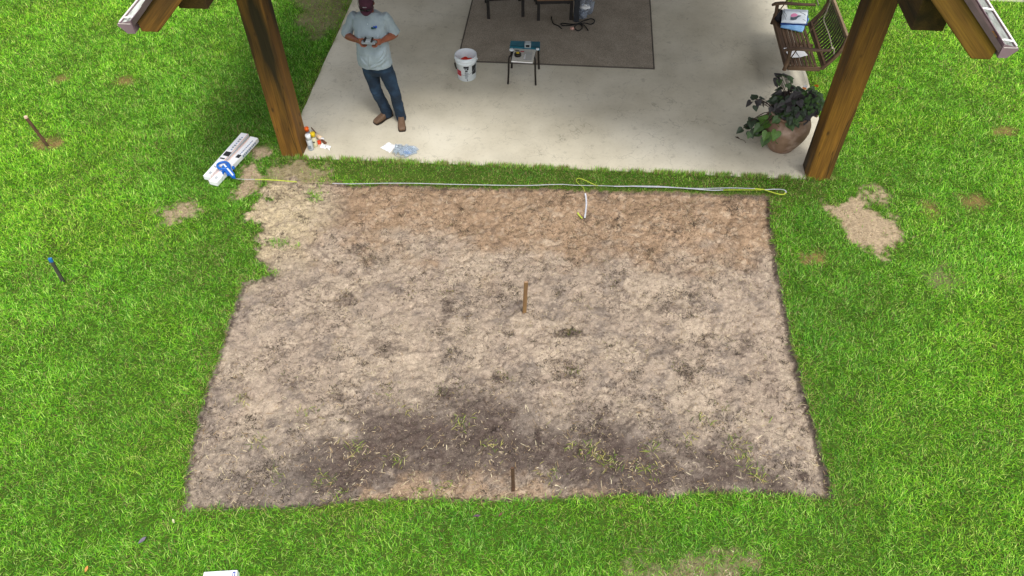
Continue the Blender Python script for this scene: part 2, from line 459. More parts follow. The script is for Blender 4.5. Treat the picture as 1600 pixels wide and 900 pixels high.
# outer turf: same sheet carries on outward with wider cells, with a hole for the fine part
keep_out = ~inside
def ring_axis(a, b, core, far):
    lo = [a - d for d in far][::-1]; hi = [b + d for d in far]
    return np.array(lo + list(core) + hi)
gr_f = sub(F, V, ctot, keep_out, 'ground_near', m_turf)
xo = np.concatenate([[-60, -30, -18], np.arange(-13, -4.9 - .05, .1), [-4.9], np.arange(-4.8, 4.2 - .01, .1), [4.2], np.arange(4.3, 10.2, .1), [14, 25, 60]])
yo = np.concatenate([[-40, -15, -5, -1], np.arange(0, 2.15, .1), [2.2], np.arange(2.3, 7.6, .1), [ys[-1]], np.arange(7.7, 14.6, .1), [20, 35, 70]])
Xo, Yo = np.meshgrid(xo, yo, indexing='ij')
SDo = np.full(Xo.shape, 5.0); PAo, PKo = patches(Xo, Yo)
Zo = height(Xo, Yo, SDo)
no1 = fbm(Xo, Yo, 8, 3, 91)
co = np.broadcast_to(C_TURF, Xo.shape + (3,)) * (0.7 + .6 * no1)[..., None]
cpo = np.where(PKo[..., None] > .5, C_ORANGE, C_STRAW) * (0.7 + .5 * fbm(Xo, Yo, 30, 3, 97))[..., None]
co = lerp(co, cpo, np.clip(PAo * 1.1, 0, 1))
far_ = (Xo < -13.1) | (Xo > 10.3) | (Yo < -.1) | (Yo > 14.6)
co = np.where(far_[..., None], np.array(hexc('#4f6b25')), co)
io = np.arange(Xo.size).reshape(Xo.shape)
Fo = np.stack([io[:-1, :-1], io[1:, :-1], io[1:, 1:], io[:-1, 1:]], -1).reshape(-1, 4)
xm = ((Xo[:-1, :-1] + Xo[1:, 1:]) / 2).ravel(); ym = ((Yo[:-1, :-1] + Yo[1:, 1:]) / 2).ravel()
hole = (xm > -4.9) & (xm < xs[-1]) & (ym > 2.2) & (ym < ys[-1])
Zo = np.where((Xo >= -4.9) & (Xo <= xs[-1] + .05) & (Yo >= 2.2) & (Yo <= ys[-1]), Zo - .0, Zo)
Vo = np.stack([Xo, Yo, Zo], -1).reshape(-1, 3)
gr_o = sub(Fo, Vo, co, ~hole, 'ground', m_turf)
with bpy.context.temp_override(active_object=gr_o, object=gr_o, selected_objects=[gr_o, gr_f], selected_editable_objects=[gr_o, gr_f]):
    bpy.ops.object.join()
tag(gr_o, kind='structure')

# ------------------------------------------------------------------ patio slab
def concrete():
    m = pm('concrete', hexc('#d3ccb8'), hexc('#bab29d'), 1.3, 0.85, 0.0015, 60, lo=.3, hi=.7, c3=hexc('#d8d2c1'), scale3=.7, lo3=.45, hi3=.75, spec=.25)
    nt = m.node_tree; N = nt.nodes; L = nt.links; b = N['Principled BSDF']
    src = b.inputs['Base Color'].links[0].from_socket
    tc = N.new('ShaderNodeTexCoord')
    # blotches, scribbly stains, speckles
    def mask(kind, scale, lo, hi, dist=0.0, thr=None):
        n = N.new('ShaderNodeTexNoise'); n.inputs['Scale'].default_value = scale; n.inputs['Detail'].default_value = 6; n.inputs['Distortion'].default_value = dist
        L.new(tc.outputs['Object'], n.inputs['Vector'])
        if kind == 'line':
            a = N.new('ShaderNodeMath'); a.operation = 'SUBTRACT'; a.inputs[1].default_value = 0.5; L.new(n.outputs[0], a.inputs[0])
            ab = N.new('ShaderNodeMath'); ab.operation = 'ABSOLUTE'; L.new(a.outputs[0], ab.inputs[0]); o = ab.outputs[0]
        else: o = n.outputs[0]
        r = N.new('ShaderNodeMapRange'); r.inputs[1].default_value = lo; r.inputs[2].default_value = hi; L.new(o, r.inputs[0]); return r.outputs[0]
    def mul(a, b_):
        x = N.new('ShaderNodeMath'); x.operation = 'MULTIPLY'; L.new(a, x.inputs[0])
        if isinstance(b_, float): x.inputs[1].default_value = b_
        else: L.new(b_, x.inputs[1])
        return x.outputs[0]
    def mix(fac, colr):
        nonlocal src
        mx = N.new('ShaderNodeMix'); mx.data_type = 'RGBA'; L.new(fac, mx.inputs[0]); L.new(src, mx.inputs[6]); mx.inputs[7].default_value = (*colr, 1); src = mx.outputs[2]
    mix(mul(mul(mask('line', 7, 0.012, 0.0, 1.5), mask('b', 2.6, .56, .66)), .6), hexc('#4b463c'))
    mix(mul(mask('b', 9, .62, .74), .35), hexc('#7d7564'))
    mix(mul(mul(mask('line', 16, 0.014, 0.0, 2.5), mask('b', 4.1, .57, .63)), .6), hexc('#3f3a32'))
    mix(mul(mask('b', .9, .5, .75), .35), hexc('#98917f'))
    mix(mul(mask('line', .8, 0.0022, 0.0, .3), .35), hexc('#5b554a'))
    mix(mul(mul(mask('b', 90, .66, .72), mask('b', 3.1, .45, .65)), .45), hexc('#4b463c'))
    mix(mul(mask('b', 25, .56, .8), .3), hexc('#8f8775'))
    L.new(src, b.inputs['Base Color'])
    return m
m_conc = concrete()
sl = MB()
x0, x1, y0, y1 = SLAB
def slab_edge(n, a, b_, amp, seed):
    return [a + (b_ - a) * k / n + Vector((random.uniform(-amp, amp), random.uniform(-amp, amp), 0)) for k in range(n)]
yl, yr = 7.458, 7.53
out = (slab_edge(60, Vector((-3.402, yl, 0)), Vector((2.897, yr, 0)), .004, 1) + [Vector((2.898, yr, 0)), Vector((2.898, 7.80, 0))]
       + slab_edge(6, Vector((3.19, 7.80, 0)), Vector((x1, 7.95, 0)), .001, 2) + slab_edge(40, Vector((x1, 7.96, 0)), Vector((x1 + .03, y1, 0)), .006, 2)
       + slab_edge(10, Vector((x1 + .03, y1, 0)), Vector((x0, y1, 0)), .003, 3) + slab_edge(40, Vector((x0, y1, 0)), Vector((x0, 7.80, 0)), .006, 4)
       + [Vector((-3.66, 7.785, 0)), Vector((-3.403, 7.785, 0))])
sl.prism([(p.x, p.y) for p in out], -0.16, 0.0)
slab = sl.build('patio_slab', m_conc, None, bevel=0.006); tag(slab, kind='structure')
# distant pale paving at the far right
pv = MB().box((7.6, 12.72, -0.05), (3.0, 1.0, 0.1)).build('garden_path', m_conc); tag(pv, kind='structure')

# ------------------------------------------------------------------ rug
def weave(name, c1, c2, sc=160):
    m = pm(name, c1, c2, 3.0, 0.95, 0.002, sc, spec=.1)
    nt = m.node_tree; N = nt.nodes; L = nt.links; b = N['Principled BSDF']
    src = b.inputs['Base Color'].links[0].from_socket
    tc = N.new('ShaderNodeTexCoord'); n = N.new('ShaderNodeTexNoise'); n.inputs['Scale'].default_value = sc; n.inputs['Detail'].default_value = 3
    L.new(tc.outputs['Object'], n.inputs['Vector'])
    r = N.new('ShaderNodeMapRange'); r.inputs[1].default_value = .35; r.inputs[2].default_value = .65; r.inputs[3].default_value = .55; r.inputs[4].default_value = 1.35
    L.new(n.outputs[0], r.inputs[0]); vm = N.new('ShaderNodeVectorMath'); vm.operation = 'SCALE'; L.new(src, vm.inputs[0]); L.new(r.outputs[0], vm.inputs['Scale'])
    L.new(vm.outputs[0], b.inputs['Base Color']); return m
m_rug = weave('rug_weave', hexc('#a69b8b'), hexc('#948a7b'), 110)
m_rugedge = weave('rug_binding', hexc('#6a635b'), hexc('#5a544d'), 200)
rug = thing('outdoor_rug', 'flat grey brown woven outdoor rug lying on the patio slab', 'rug', (-0.3, 9.78, 0))
MB().box((-0.30, 11.49, 0.006), (2.82, 3.4, 0.01)).build('rug_field', m_rug, rug)
for c_, z_ in (((-0.30, 9.785, 0.007), (2.86, 0.02, 0.014)), ((-0.30, 13.2, 0.007), (2.86, 0.02, 0.014)), ((-1.72, 11.49, 0.007), (0.02, 3.386, 0.0136)), ((1.12, 11.49, 0.007), (0.02, 3.386, 0.0136))):
    MB().box(c_, z_).build('binding', m_rugedge, rug, bevel=.003)

# ------------------------------------------------------------------ timber pavilion
def wood_mat(name, base, light, dark, zs=0.12, sc=9):
    m = pm(name, base, light, sc, 0.62, 0.0025, 30, stretch=(1, 1, zs), lo=.38, hi=.66, c3=dark, scale3=4, lo3=.45, hi3=.66, spec=.35, rnd=True)
    nt = m.node_tree; N = nt.nodes; L = nt.links; b = N['Principled BSDF']
    src = b.inputs['Base Color'].links[0].from_socket
    tc = N.new('ShaderNodeTexCoord'); mp = N.new('ShaderNodeMapping'); mp.inputs['Scale'].default_value = (1, 1, .03)
    L.new(tc.outputs['Object'], mp.inputs['Vector'])
    n = N.new('ShaderNodeTexNoise'); n.inputs['Scale'].default_value = 90; n.inputs['Detail'].default_value = 4; L.new(mp.outputs[0], n.inputs['Vector'])
    r = N.new('ShaderNodeMapRange'); r.inputs[1].default_value = .3; r.inputs[2].default_value = .7; r.inputs[3].default_value = .7; r.inputs[4].default_value = 1.25
    L.new(n.outputs[0], r.inputs[0]); vm = N.new('ShaderNodeVectorMath'); vm.operation = 'SCALE'; L.new(src, vm.inputs[0]); L.new(r.outputs[0], vm.inputs['Scale'])
    # long drying cracks
    n2 = N.new('ShaderNodeTexNoise'); n2.inputs['Scale'].default_value = 7; n2.inputs['Detail'].default_value = 2; L.new(mp.outputs[0], n2.inputs['Vector'])
    a = N.new('ShaderNodeMath'); a.operation = 'SUBTRACT'; a.inputs[1].default_value = .52; L.new(n2.outputs[0], a.inputs[0])
    ab = N.new('ShaderNodeMath'); ab.operation = 'ABSOLUTE'; L.new(a.outputs[0], ab.inputs[0])
    rr = N.new('ShaderNodeMapRange'); rr.inputs[1].default_value = .006; rr.inputs[2].default_value = 0.0; rr.inputs[4].default_value = .8; L.new(ab.outputs[0], rr.inputs[0])
    mx = N.new('ShaderNodeMix'); mx.data_type = 'RGBA'; L.new(rr.outputs[0], mx.inputs[0]); L.new(vm.outputs[0], mx.inputs[6]); mx.inputs[7].default_value = (*hexc('#1c1409'), 1)
    mk_ = N.new('ShaderNodeMapping'); mk_.inputs['Scale'].default_value = (1.6, 1.6, .8); L.new(tc.outputs['Object'], mk_.inputs['Vector'])
    vo = N.new('ShaderNodeTexVoronoi'); vo.inputs['Scale'].default_value = 2.6; L.new(mk_.outputs[0], vo.inputs['Vector'])
    rk = N.new('ShaderNodeMapRange'); rk.inputs[1].default_value = .10; rk.inputs[2].default_value = .05; rk.inputs[4].default_value = .75; L.new(vo.outputs['Distance'], rk.inputs[0])
    m4 = N.new('ShaderNodeMix'); m4.data_type = 'RGBA'; L.new(rk.outputs[0], m4.inputs[0]); L.new(mx.outputs[2], m4.inputs[6]); m4.inputs[7].default_value = (*hexc('#2a1c0d'), 1)
    L.new(m4.outputs[2], b.inputs['Base Color'])
    return m
m_wood = wood_mat('stained_timber', hexc('#6c4a1d'), hexc('#8f6523'), hexc('#2e2413'))
m_woodin = wood_mat('stained_boards', hexc('#5a3d19'), hexc('#6f4c1c'), hexc('#32240f'))
m_metal = pm('gutter_metal', hexc('#8a747a'), hexc('#7d686d'), 5, .45, spec=.5)
m_metal3 = pm('trim_metal', hexc('#5a4b4b'), hexc('#4e4141'), 5, .45, spec=.5)
m_metal2 = pm('roof_metal', hexc('#6b5a58'), hexc('#5d4e4c'), 5, .45, spec=.5)
m_white = pm('gutter_inside', hexc('#e0e4de'), hexc('#b9bdb4'), 14, .5, c3=hexc('#4b4a42'), scale3=6, lo3=.56, hi3=.64, stretch=(3, .5, 3))

m_woodg = wood_mat('golden_timber', hexc('#7a5c1b'), hexc('#927026'), hexc('#5a3f14'))
m_woodd = wood_mat('dark_timber', hexc('#46351b'), hexc('#5c4520'), hexc('#2a2013'))
pav = thing('timber_pavilion', 'open timber pavilion with square brown posts standing over the concrete patio', 'pavilion', (-0.2, 7.6, 0))
def beam(name, p0, p1, w, h, mat, parent, up=(0, 0, 1), bevel=.008, label=None, cuts=None):
    """timber from p0 to p1; local Z runs along it, local X is across, local Y is its height"""
    p0 = Vector(p0); p1 = Vector(p1); z = (p1 - p0).normalized(); L_ = (p1 - p0).length
    up = Vector(up); y = (up - z * up.dot(z)).normalized(); x = y.cross(z)
    mb = MB(); mb.box((0, 0, L_ / 2), (w, h, L_))
    o = mb.build(name, mat, None, bevel=bevel)
    mt = Matrix.Identity(4)
    for i in range(3): mt[i][0] = x[i]; mt[i][1] = y[i]; mt[i][2] = z[i]
    mt.translation = p0 - (chain_loc(parent) if parent else Vector())
    o.parent = parent; o.matrix_local = mt
    if label: o['label'] = label
    return o
PWD = 0.285
PXL, PXR = -3.69 + PWD / 2, 2.895 + PWD / 2
PYF = 7.49 + PWD / 2
HB = 2.62; HH = .30
for px_, py_ in ((PXL, PYF), (PXR, PYF + .03), (PXL, 13.2), (PXR, 13.2)):
    # bottom sits on the slab; a chamfered shaft
    beam('post', (px_, py_, -0.058 if py_ < 10 else 0.002), (px_, py_, HB), PWD, PWD, m_wood, pav, up=(0, 1, 0), bevel=.02)
beam('header_beam', (PXL, 6.34, HB + HH / 2), (PXL, 13.9, HB + HH / 2), PWD - .01, HH, m_woodd, pav)
beam('header_beam', (PXR, 6.42, HB + HH / 2), (PXR, 13.9, HB + HH / 2), PWD - .01, HH, m_woodd, pav)
for yy in (PYF, 10.4, 13.2):
    beam('tie_beam', (PXL + PWD / 2, yy, HB + HH / 2 + .01), (PXR - PWD / 2, yy, HB + HH / 2 + .01), .2, .26, m_wood, pav)
RS = 0.965; XC = -0.205                     # roof slope and ridge line
LTOP = 2.60 + 3.99 * RS                     # left rake top edge: z = LTOP + RS * x
def ztop(side, x): return (2.615 + (x + 3.99) * RS) if side < 0 else (2.665 - (x - 3.505) * RS)
th = 0.19; RY0 = 6.1
zr = ztop(-1, XC)
def rafter(side, y, w):
    # profile in XZ with a plumb cut behind the gutter and a level cut below
    xo = -3.995 if side < 0 else 3.515
    s = 1 if side < 0 else -1
    dz = th * math.sqrt(1 + RS * RS)
    zt = ztop(side, xo)
    lev = zt - 0.10
    xl = xo + s * (dz - 0.10) / RS
    pts = [(xo, zt), (XC, zr if side < 0 else ztop(1, XC)), (XC, (zr if side < 0 else ztop(1, XC)) - dz), (xl, lev), (xo + s * .012, lev)]
    mb = MB(); vs = [(p[0], yy, p[1]) for yy in (y, y + w) for p in pts]
    n = len(pts); fs = [tuple(range(n)), tuple(range(n, 2 * n))[::-1]] + [(i, (i + 1) % n, n + (i + 1) % n, n + i) for i in range(n)]
    org = Vector((xo, y, lev))
    # own axes so that the grain follows the rafter
    z = Vector((s, 0, RS)).normalized(); yv = Vector((0, 1, 0)); xv = yv.cross(z)
    R_ = Matrix(((xv.x, yv.x, z.x), (xv.y, yv.y, z.y), (xv.z, yv.z, z.z)))
    mb.add([R_.transposed() @ (Vector(v) - org) for v in vs], fs)
    o = mb.build('rafter', m_woodg if (side > 0 and y < 6.5) else m_wood, None, bevel=.008)
    mt = R_.to_4x4(); mt.translation = org - chain_loc(pav); o.parent = pav; o.matrix_local = mt
    return o
for side in (-1, 1):
    rafter(side, RY0, .14)
    for k in range(6): rafter(side, 7.2 + k * 1.25, .09)
beam('ridge_beam', (XC, 6.25, zr - .42), (XC, 13.9, zr - .42), .09, .28, m_wood, pav)
for side in (-1, 1):
    s = 1 if side < 0 else -1; xo = (-4.02 if side < 0 else 3.54)
    # boarding on top of the rafters, then standing-seam metal
    zt = ztop(side, xo) + .004
    mb = MB(); top = ztop(side, XC) + .004
    for (a, b_, nm, mt_, yA) in ((0.0, .02, 'roof_boards', m_woodin, RY0 + .005), (.022, .04, 'metal_roofing', m_metal2, RY0 - .02)):
        mb = MB(); pts = [(xo, zt + a), (XC, top + a), (XC, top + b_), (xo, zt + b_)]
        mb.add([(p[0], yy, p[1]) for yy in (yA, 14.3) for p in pts], [(0, 1, 2, 3), (7, 6, 5, 4), (0, 4, 5, 1), (1, 5, 6, 2), (2, 6, 7, 3), (3, 7, 4, 0)])
        mb.build(nm, mt_, pav)
    seam = MB()
    for k in range(20):
        y = 6.3 + k * .41
        seam.add([(x_, yy, z_) for yy in (y, y + .02) for x_, z_ in ((xo, zt + .04), (XC, top + .04), (XC, top + .065), (xo, zt + .065))], [(0, 1, 2, 3), (7, 6, 5, 4), (0, 4, 5, 1), (1, 5, 6, 2), (2, 6, 7, 3), (3, 7, 4, 0)])
    tag(seam.build('roof_seam', m_metal2, pav), kind='stuff')
    # rake trim on the front edge
    mb = MB(); pts = [(xo, zt - .012), (XC, top - .012), (XC, top + .045), (xo, zt + .045)]
    mb.add([(p[0], yy, p[1]) for yy in (RY0 - .026, RY0 - .021) for p in pts], [(0, 1, 2, 3), (7, 6, 5, 4), (0, 4, 5, 1), (1, 5, 6, 2), (2, 6, 7, 3), (3, 7, 4, 0)])
    mb.build('rake_trim', m_metal3, pav)
    # fascia board and gutter (K-shaped trough)
    xi = -4.03 if side < 0 else 3.53       # inner (back) wall of the gutter
    zg = 2.60 if side < 0 else 2.69         # level of the outer lip
    w = .135 if side < 0 else .13
    o_ = -1 if side < 0 else 1
    ysta = RY0 - .03
    MB().box((xi + (.016 * -o_), 10.2, zg - .045), (.02, 8.0, .13)).build('fascia_board', m_woodin, pav)
    prof = [(0, .035), (0, -.09), (.075, -.09), (.095, -.06), (w, -.02), (w, .0), (w - .014, .0), (w - .016, -.012), (.088, -.052), (.07, -.083), (.006, -.083), (.006, .035)]
    mb = MB(); mb.add([(xi + o_ * p[0], yy, zg + p[1]) for yy in (ysta, 14.2) for p in prof],
                      [tuple([i, (i + 1) % 12, 12 + (i + 1) % 12, 12 + i]) for i in range(12)])
    gut = mb.build('gutter', m_metal, pav)
    # white inner lining
    li = [(.0075, .034), (.0075, -.0815), (.0705, -.0815), (.089, -.0505), (w - .018, -.0105)]
    mb = MB(); mb.add([(xi + o_ * p[0], yy, zg + p[1]) for yy in (ysta + .006, 14.19) for p in li], [(i, i + 1, 5 + i + 1, 5 + i) for i in range(4)])
    mb.build('gutter_lining', m_white, gut)
    mb = MB(); cap = [(0, .035), (0, -.093), (.076, -.093), (.098, -.061), (w + .003, -.021), (w + .003, .002)]
    mb.add([(xi + o_ * p[0], yy, zg + p[1]) for yy in (ysta - .005, ysta) for p in cap], [tuple(range(6)), tuple(range(6, 12))[::-1]] + [(i, (i + 1) % 6, 6 + (i + 1) % 6, 6 + i) for i in range(6)])
    mb.build('end_cap', m_metal, gut)
    MB().box((xi + o_ * (w - .006), 10.15, zg + .004), (.014, 8.1, .006)).build('gutter_lip', pm('lip_edge', hexc('#e6dcd6')), gut)
    MB().box((xi + o_ * w / 2, ysta - .002, zg + .004), (w - .02, .008, .005)).build('gutter_lip', bpy.data.materials['lip_edge'], gut)
    for k in range(12):
        y = ysta + .10 + k * .52
        mb = MB(); mb.tube([(xi + o_ * .008, y, zg + .012), (xi + o_ * .05, y, zg + .016), (xi + o_ * (w - .01), y, zg + .003)], .009, 8, flat=.6)
        mb.build('gutter_hanger', pm('hanger', hexc('#e8e8e2'), rough=.4) if (k == 0 and side < 0) else bpy.data.materials['hanger'], gut, smooth=True)
# unseen wall and door added behind the patio, dimming the rear slab
m_brickw = pm('added_house_render', hexc('#8a7c68'), hexc('#7a6c59'), 4, .9)
hw = thing('added_house', 'unseen tan wall added to close and dim the back of the patio', 'added_house', (0, 14.6, 0))
MB().box((-.2, 15.0, 1.35), (13, .3, 2.9)).build('wall', m_brickw, hw)
MB().box((-.2, 14.84, 1.05), (1.8, .04, 2.1)).build('door', pm('door_paint', hexc('#4a3a2c')), hw, bevel=.01)

# ------------------------------------------------------------------ small builders
def ribbon(mb, pts, w, th=.0016, up=(0, 0, 1), wdir=None):
    pts = [Vector(p) for p in pts]; rings = []
    for i, p in enumerate(pts):
        t = (pts[min(i + 1, len(pts) - 1)] - pts[max(i - 1, 0)]).normalized()
        u = Vector(up) if wdir is None else Vector(wdir[i])
        s = t.cross(u).normalized(); n = s.cross(t).normalized()
        rings.append([p + s * w / 2 + n * th / 2, p - s * w / 2 + n * th / 2, p - s * w / 2 - n * th / 2, p + s * w / 2 - n * th / 2])
    mb.loft(rings); return mb
def smooth_path(pts, n=6):
    pts = [Vector(p) for p in pts]; out = []
    for i in range(len(pts) - 1):
        p0 = pts[max(i - 1, 0)]; p1 = pts[i]; p2 = pts[i + 1]; p3 = pts[min(i + 2, len(pts) - 1)]
        for k in range(n):
            t = k / n
            out.append(0.5 * ((2 * p1) + (p2 - p0) * t + (2 * p0 - 5 * p1 + 4 * p2 - p3) * t * t + (3 * p1 - p0 - 3 * p2 + p3) * t ** 3))
    out.append(pts[-1]); return out

m_black = pm('black_steel', hexc('#17130f'), hexc('#221b15'), 20, .45)
m_wht = pm('white_plastic', hexc('#dfe6ea'), hexc('#d3dade'), 6, .4)
m_paper = pm('white_paper', hexc('#eeeeee'), hexc('#e2e2e4'), 12, .8)
m_print = pm('black_print', hexc('#1d1f22'), rough=.6)
m_greyprint = pm('grey_print', hexc('#7f868c'), rough=.7)
m_red = pm('red_print', hexc('#b3202f'), rough=.5)
m_orangep = pm('orange_plastic', hexc('#e8641c'), rough=.4)
m_yellow = pm('yellow_plastic', hexc('#e2c21c'), rough=.4)
m_blue = pm('blue_plastic', hexc('#1668c4'), hexc('#1258ad'), 10, .35)

# ------------------------------------------------------------------ bucket
bc = g(729.5, 121.5); bc = Vector((bc.x, bc.y + .02, 0))
bk = thing('bucket', 'white plastic bucket with red patch and red cloths inside, left of the small stool', 'bucket', bc)
rb_, rt_, hb_ = .130, .148, .365
def brad(z): return rb_ + (rt_ - rb_) * z / hb_
MB().lathe([(0.001, .004), (rb_ - .006, .004), (rb_, .01), (brad(.27), .27), (brad(.27) + .006, .275), (brad(.28) + .007, .285), (brad(.285), .289), (brad(.3), .300), (brad(.3) + .009, .305), (brad(.32) + .010, .332), (brad(.33), .337),
            (brad(.35), .350), (brad(.35) + .006, .353), (rt_ + .006, .366), (rt_ - .001, .367), (rt_ - .005, .362), (brad(.1) - .004, .1), (0.001, .1)], bc, 48).build('bucket_body', m_wht, bk, smooth=True)
rc = MB()
for k in range(9):
    a = k * 2.4; rr = .03 + .06 * random.random()
    rc.ball(bc + Vector((rr * math.cos(a), rr * math.sin(a), .235 + .02 * random.random())), (.05, .04, .03), Matrix.Rotation(a, 3, 'Z'), 10, 6)
remesh(rc.build('red_cloth', pm('red_cloth', hexc('#e0271f'), hexc('#f0442c'), 30, .8), bk, smooth=True), .008, 2)
def bpatch(mb, a0, a1, z0, z1, off=.0015, n=6):
    vs = []; fs = []
    for i in range(n + 1):
        a = math.radians(a0 + (a1 - a0) * i / n)
        for z in (z0, z1):
            for o in (0, off): r = brad(z) + o + .0004; vs.append(bc + Vector((r * math.cos(a), r * math.sin(a), z)))
    for i in range(n):
        b0 = i * 4; b1 = b0 + 4
        fs += [(b0 + 1, b1 + 1, b1 + 3, b0 + 3), (b0, b0 + 2, b1 + 2, b1), (b0, b1, b1 + 1, b0 + 1), (b0 + 2, b0 + 3, b1 + 3, b1 + 2)]
    fs += [(0, 1, 3, 2), (n * 4, n * 4 + 2, n * 4 + 3, n * 4 + 1)]
    mb.add(vs, fs)
mb = MB(); bpatch(mb, 206, 244, .09, .175); mb.build('red_patch', m_red, bk)
for a_ in ((262, 292, .225, .255), (268, 274, .205, .222), (279, 290, .200, .222), (270, 274, .165, .195), (275, 279, .165, .195), (280, 284, .165, .195), (276, 282, .035, .045), (279, 283, .02, .03), (268, 272, .15, .157)):
    mb = MB(); bpatch(mb, *a_); mb.build('bold_print', m_print, bk)
mb = MB()
for k in range(9): bpatch(mb, 267, 284 + random.uniform(-3, 6), .06 + k * .0105, .065 + k * .0105, .001)
mb.build('fine_print', m_greyprint, bk)
mb = MB(); bpatch(mb, 312, 345, .11, .25); mb.build('side_label', m_print, bk)
mb = MB(); mb.tube(smooth_path([bc + Vector((-.158 * math.cos(t) * 1.0, -.165 * math.sin(t), .30 - .17 * math.sin(t))) for t in [k * math.pi / 8 for k in range(9)]], 3), .002, 6)
mb.build('handle_wire', pm('zinc_wire', hexc('#8b8e90'), rough=.35, metal=.8), bk, smooth=True)
mb = MB(); mb.tube([bc + Vector((-.158 * math.cos(t), -.165 * math.sin(t) - .002, .30 - .17 * math.sin(t))) for t in (.28, .42, .55, .68)], .011, 10); mb.build('handle_grip', m_black, bk, smooth=True)
for s_ in (-1, 1): MB().tube([bc + Vector((s_ * .143, 0, .3)), bc + Vector((s_ * .162, 0, .3))], .012, 10).build('ear', m_wht, bk, smooth=True)

# ------------------------------------------------------------------ stool with papers
st = thing('side_stool', 'small black steel stool holding papers and a teal case, beside the rug edge', 'stool', (-.73, 9.45, 0))
SX0, SX1, SY0, SY1, SH = -.925, -.555, 9.275, 9.66, .425
for (x, y, lx, ly) in ((SX0, SY0, -.01, -.01), (SX1, SY0, .01, -.01), (SX0 + .015, SY1, -.01, .01), (SX1 + .02, SY1, .01, .01)):
    sx = 1 if x < -.7 else -1; sy = 1 if y < 9.5 else -1
    MB().tube(smooth_path([(x + lx, y + ly, 0.002), (x, y, .2), (x + .004 * sx, y + .004 * sy, SH - .045), (x + .02 * sx, y + .03 * sy, SH - .008), (x + .05 * sx, y + .08 * sy, SH)], 4), .0135, 10).build('leg', m_black, st, smooth=True)
    MB().tube([(x + lx, y + ly, 0.0), (x + lx, y + ly, .02)], .013, 10).build('foot_cap', m_black, st, smooth=True)
mb = MB(); 
mb.tube([(SX0 + .03, SY0 + .05, SH), (SX0 + .03, SY1 - .05, SH)], .011, 8); mb.tube([(SX1 - .02, SY0 + .05, SH), (SX1 - .01, SY1 - .05, SH)], .011, 8)
mb.tube([(SX0 + .03, SY0 + .09, SH - .002), (SX1 - .02, SY0 + .09, SH - .002)], .010, 8); mb.tube([(SX0 + .03, SY1 - .09, SH - .002), (SX1 - .02, SY1 - .09, SH - .002)], .010, 8)
mb.build('seat_frame', m_black, st, smooth=True)
MB().box((-.735, 9.47, SH + .008), (.30, .30, .012)).build('seat', pm('dark_sling', hexc('#24211f')), st, bevel=.004)
pz = SH + .016
pp = thing('paper_stack', 'stack of printed papers lying on the front of the black stool', 'papers', (-.73, 9.4, pz))
def quadslab(px, z0, t, mat, name, parent, jit=0):
    P = [g(*p, z0) for p in px]
    mb = MB(); mb.add([p for p in P] + [p + Vector((0, 0, t)) for p in P], [(3, 2, 1, 0), (4, 5, 6, 7), (0, 1, 5, 4), (1, 2, 6, 5), (2, 3, 7, 6), (3, 0, 4, 7)])
    return mb.build(name, mat, parent, bevel=.0015)
quadslab([(799, 97), (832, 99.2), (837.2, 79), (803.5, 77)], pz, .014, m_paper, 'sheet_pile', pp)
quadslab([(799.5, 95.6), (832, 97.8), (837.2, 78.2), (803.5, 76.3)], pz + .0145, .003, pm('newsprint', hexc('#cfccc2'), hexc('#b6b3a9'), 60, .9), 'top_sheet', pp)
ztp = pz + .0178
def mark(px, mat, parent, name='print_mark', z=ztp, t=.0006): return quadslab(px, z, t, mat, name, parent)
for k in range(7):
    y = 81.0 + k * 1.9
    mark([(818 + (k % 2), y + .5), (832 - k * .3, y + 1), (832 - k * .3, y + .3), (818 + (k % 2), y)], m_greyprint, pp)
mark([(813, 81), (819, 81.3), (819.2, 79.8), (813.3, 79.4)], m_red, pp)
mark([(805, 79.4), (811.5, 79.8), (811.8, 78.4), (805.4, 78)], m_print, pp)
mark([(818, 92), (820.5, 92.2), (822, 84.5), (820, 84.3)], m_paper, pp)
tc_ = thing('tool_case', 'flat teal plastic case at the back of the stool', 'case', (-.73, 9.62, pz))
quadslab([(796.5, 76.5), (843.5, 79.2), (844, 69), (798, 67.6)], pz, .04, pm('teal_plastic', hexc('#1f6d80'), hexc('#185a6c'), 8, .5), 'case_body', tc_)
quadslab([(797.5, 72.2), (843.8, 74.4), (843.9, 73.6), (797.6, 71.4)], pz + .0405, .004, pm('teal_dark', hexc('#10414e')), 'hinge', tc_)
gb = thing('gadget_box', 'small grey box with dark window on the teal case', 'box', (-.68, 9.66, pz + .045))
gc = g(824.5, 74.5, pz + .047)
MB().box(gc + Vector((0, .02, .035)), (.085, .075, .07)).build('box_body', pm('grey_plastic', hexc('#9aa3a6')), gb, bevel=.006)
MB().box(gc + Vector((0, -.0185, .035)), (.05, .003, .035)).build('window', m_print, gb)
MB().box(gc + Vector((0, .02, .0725)), (.06, .05, .004)).build('lid_plate', pm('grey_plastic_light', hexc('#b4bcbe')), gb, bevel=.001)
for (px, py, r, lb) in ((799.5, 78.5, .03, 'larger pale round cap on the left corner of the stool'), (839.8, 77.6, .021, 'smaller pale round cap on the right corner of the stool')):
    c = g(px, py, pz + .045); t_ = thing('round_cap', lb, 'cap', c)
    MB().lathe([(.001, 0), (r, 0), (r, .014), (r * .9, .018), (.001, .018)], c, 20).build('disc', m_wht, t_, smooth=False, bevel=.001)
    MB().lathe([(r * .35, .0183), (r * .6, .021), (r * .62, .0183)], c, 20).build('ring', m_wht, t_, smooth=True)
c = g(809, 87, ztp); tm = thing('tape_measure', 'round black tape measure with yellow badge on the printed papers', 'tape measure', c)
MB().lathe([(.001, 0), (.044, 0), (.048, .006), (.048, .030), (.042, .038), (.001, .039)], c, 24).build('case', m_black, tm, smooth=True)
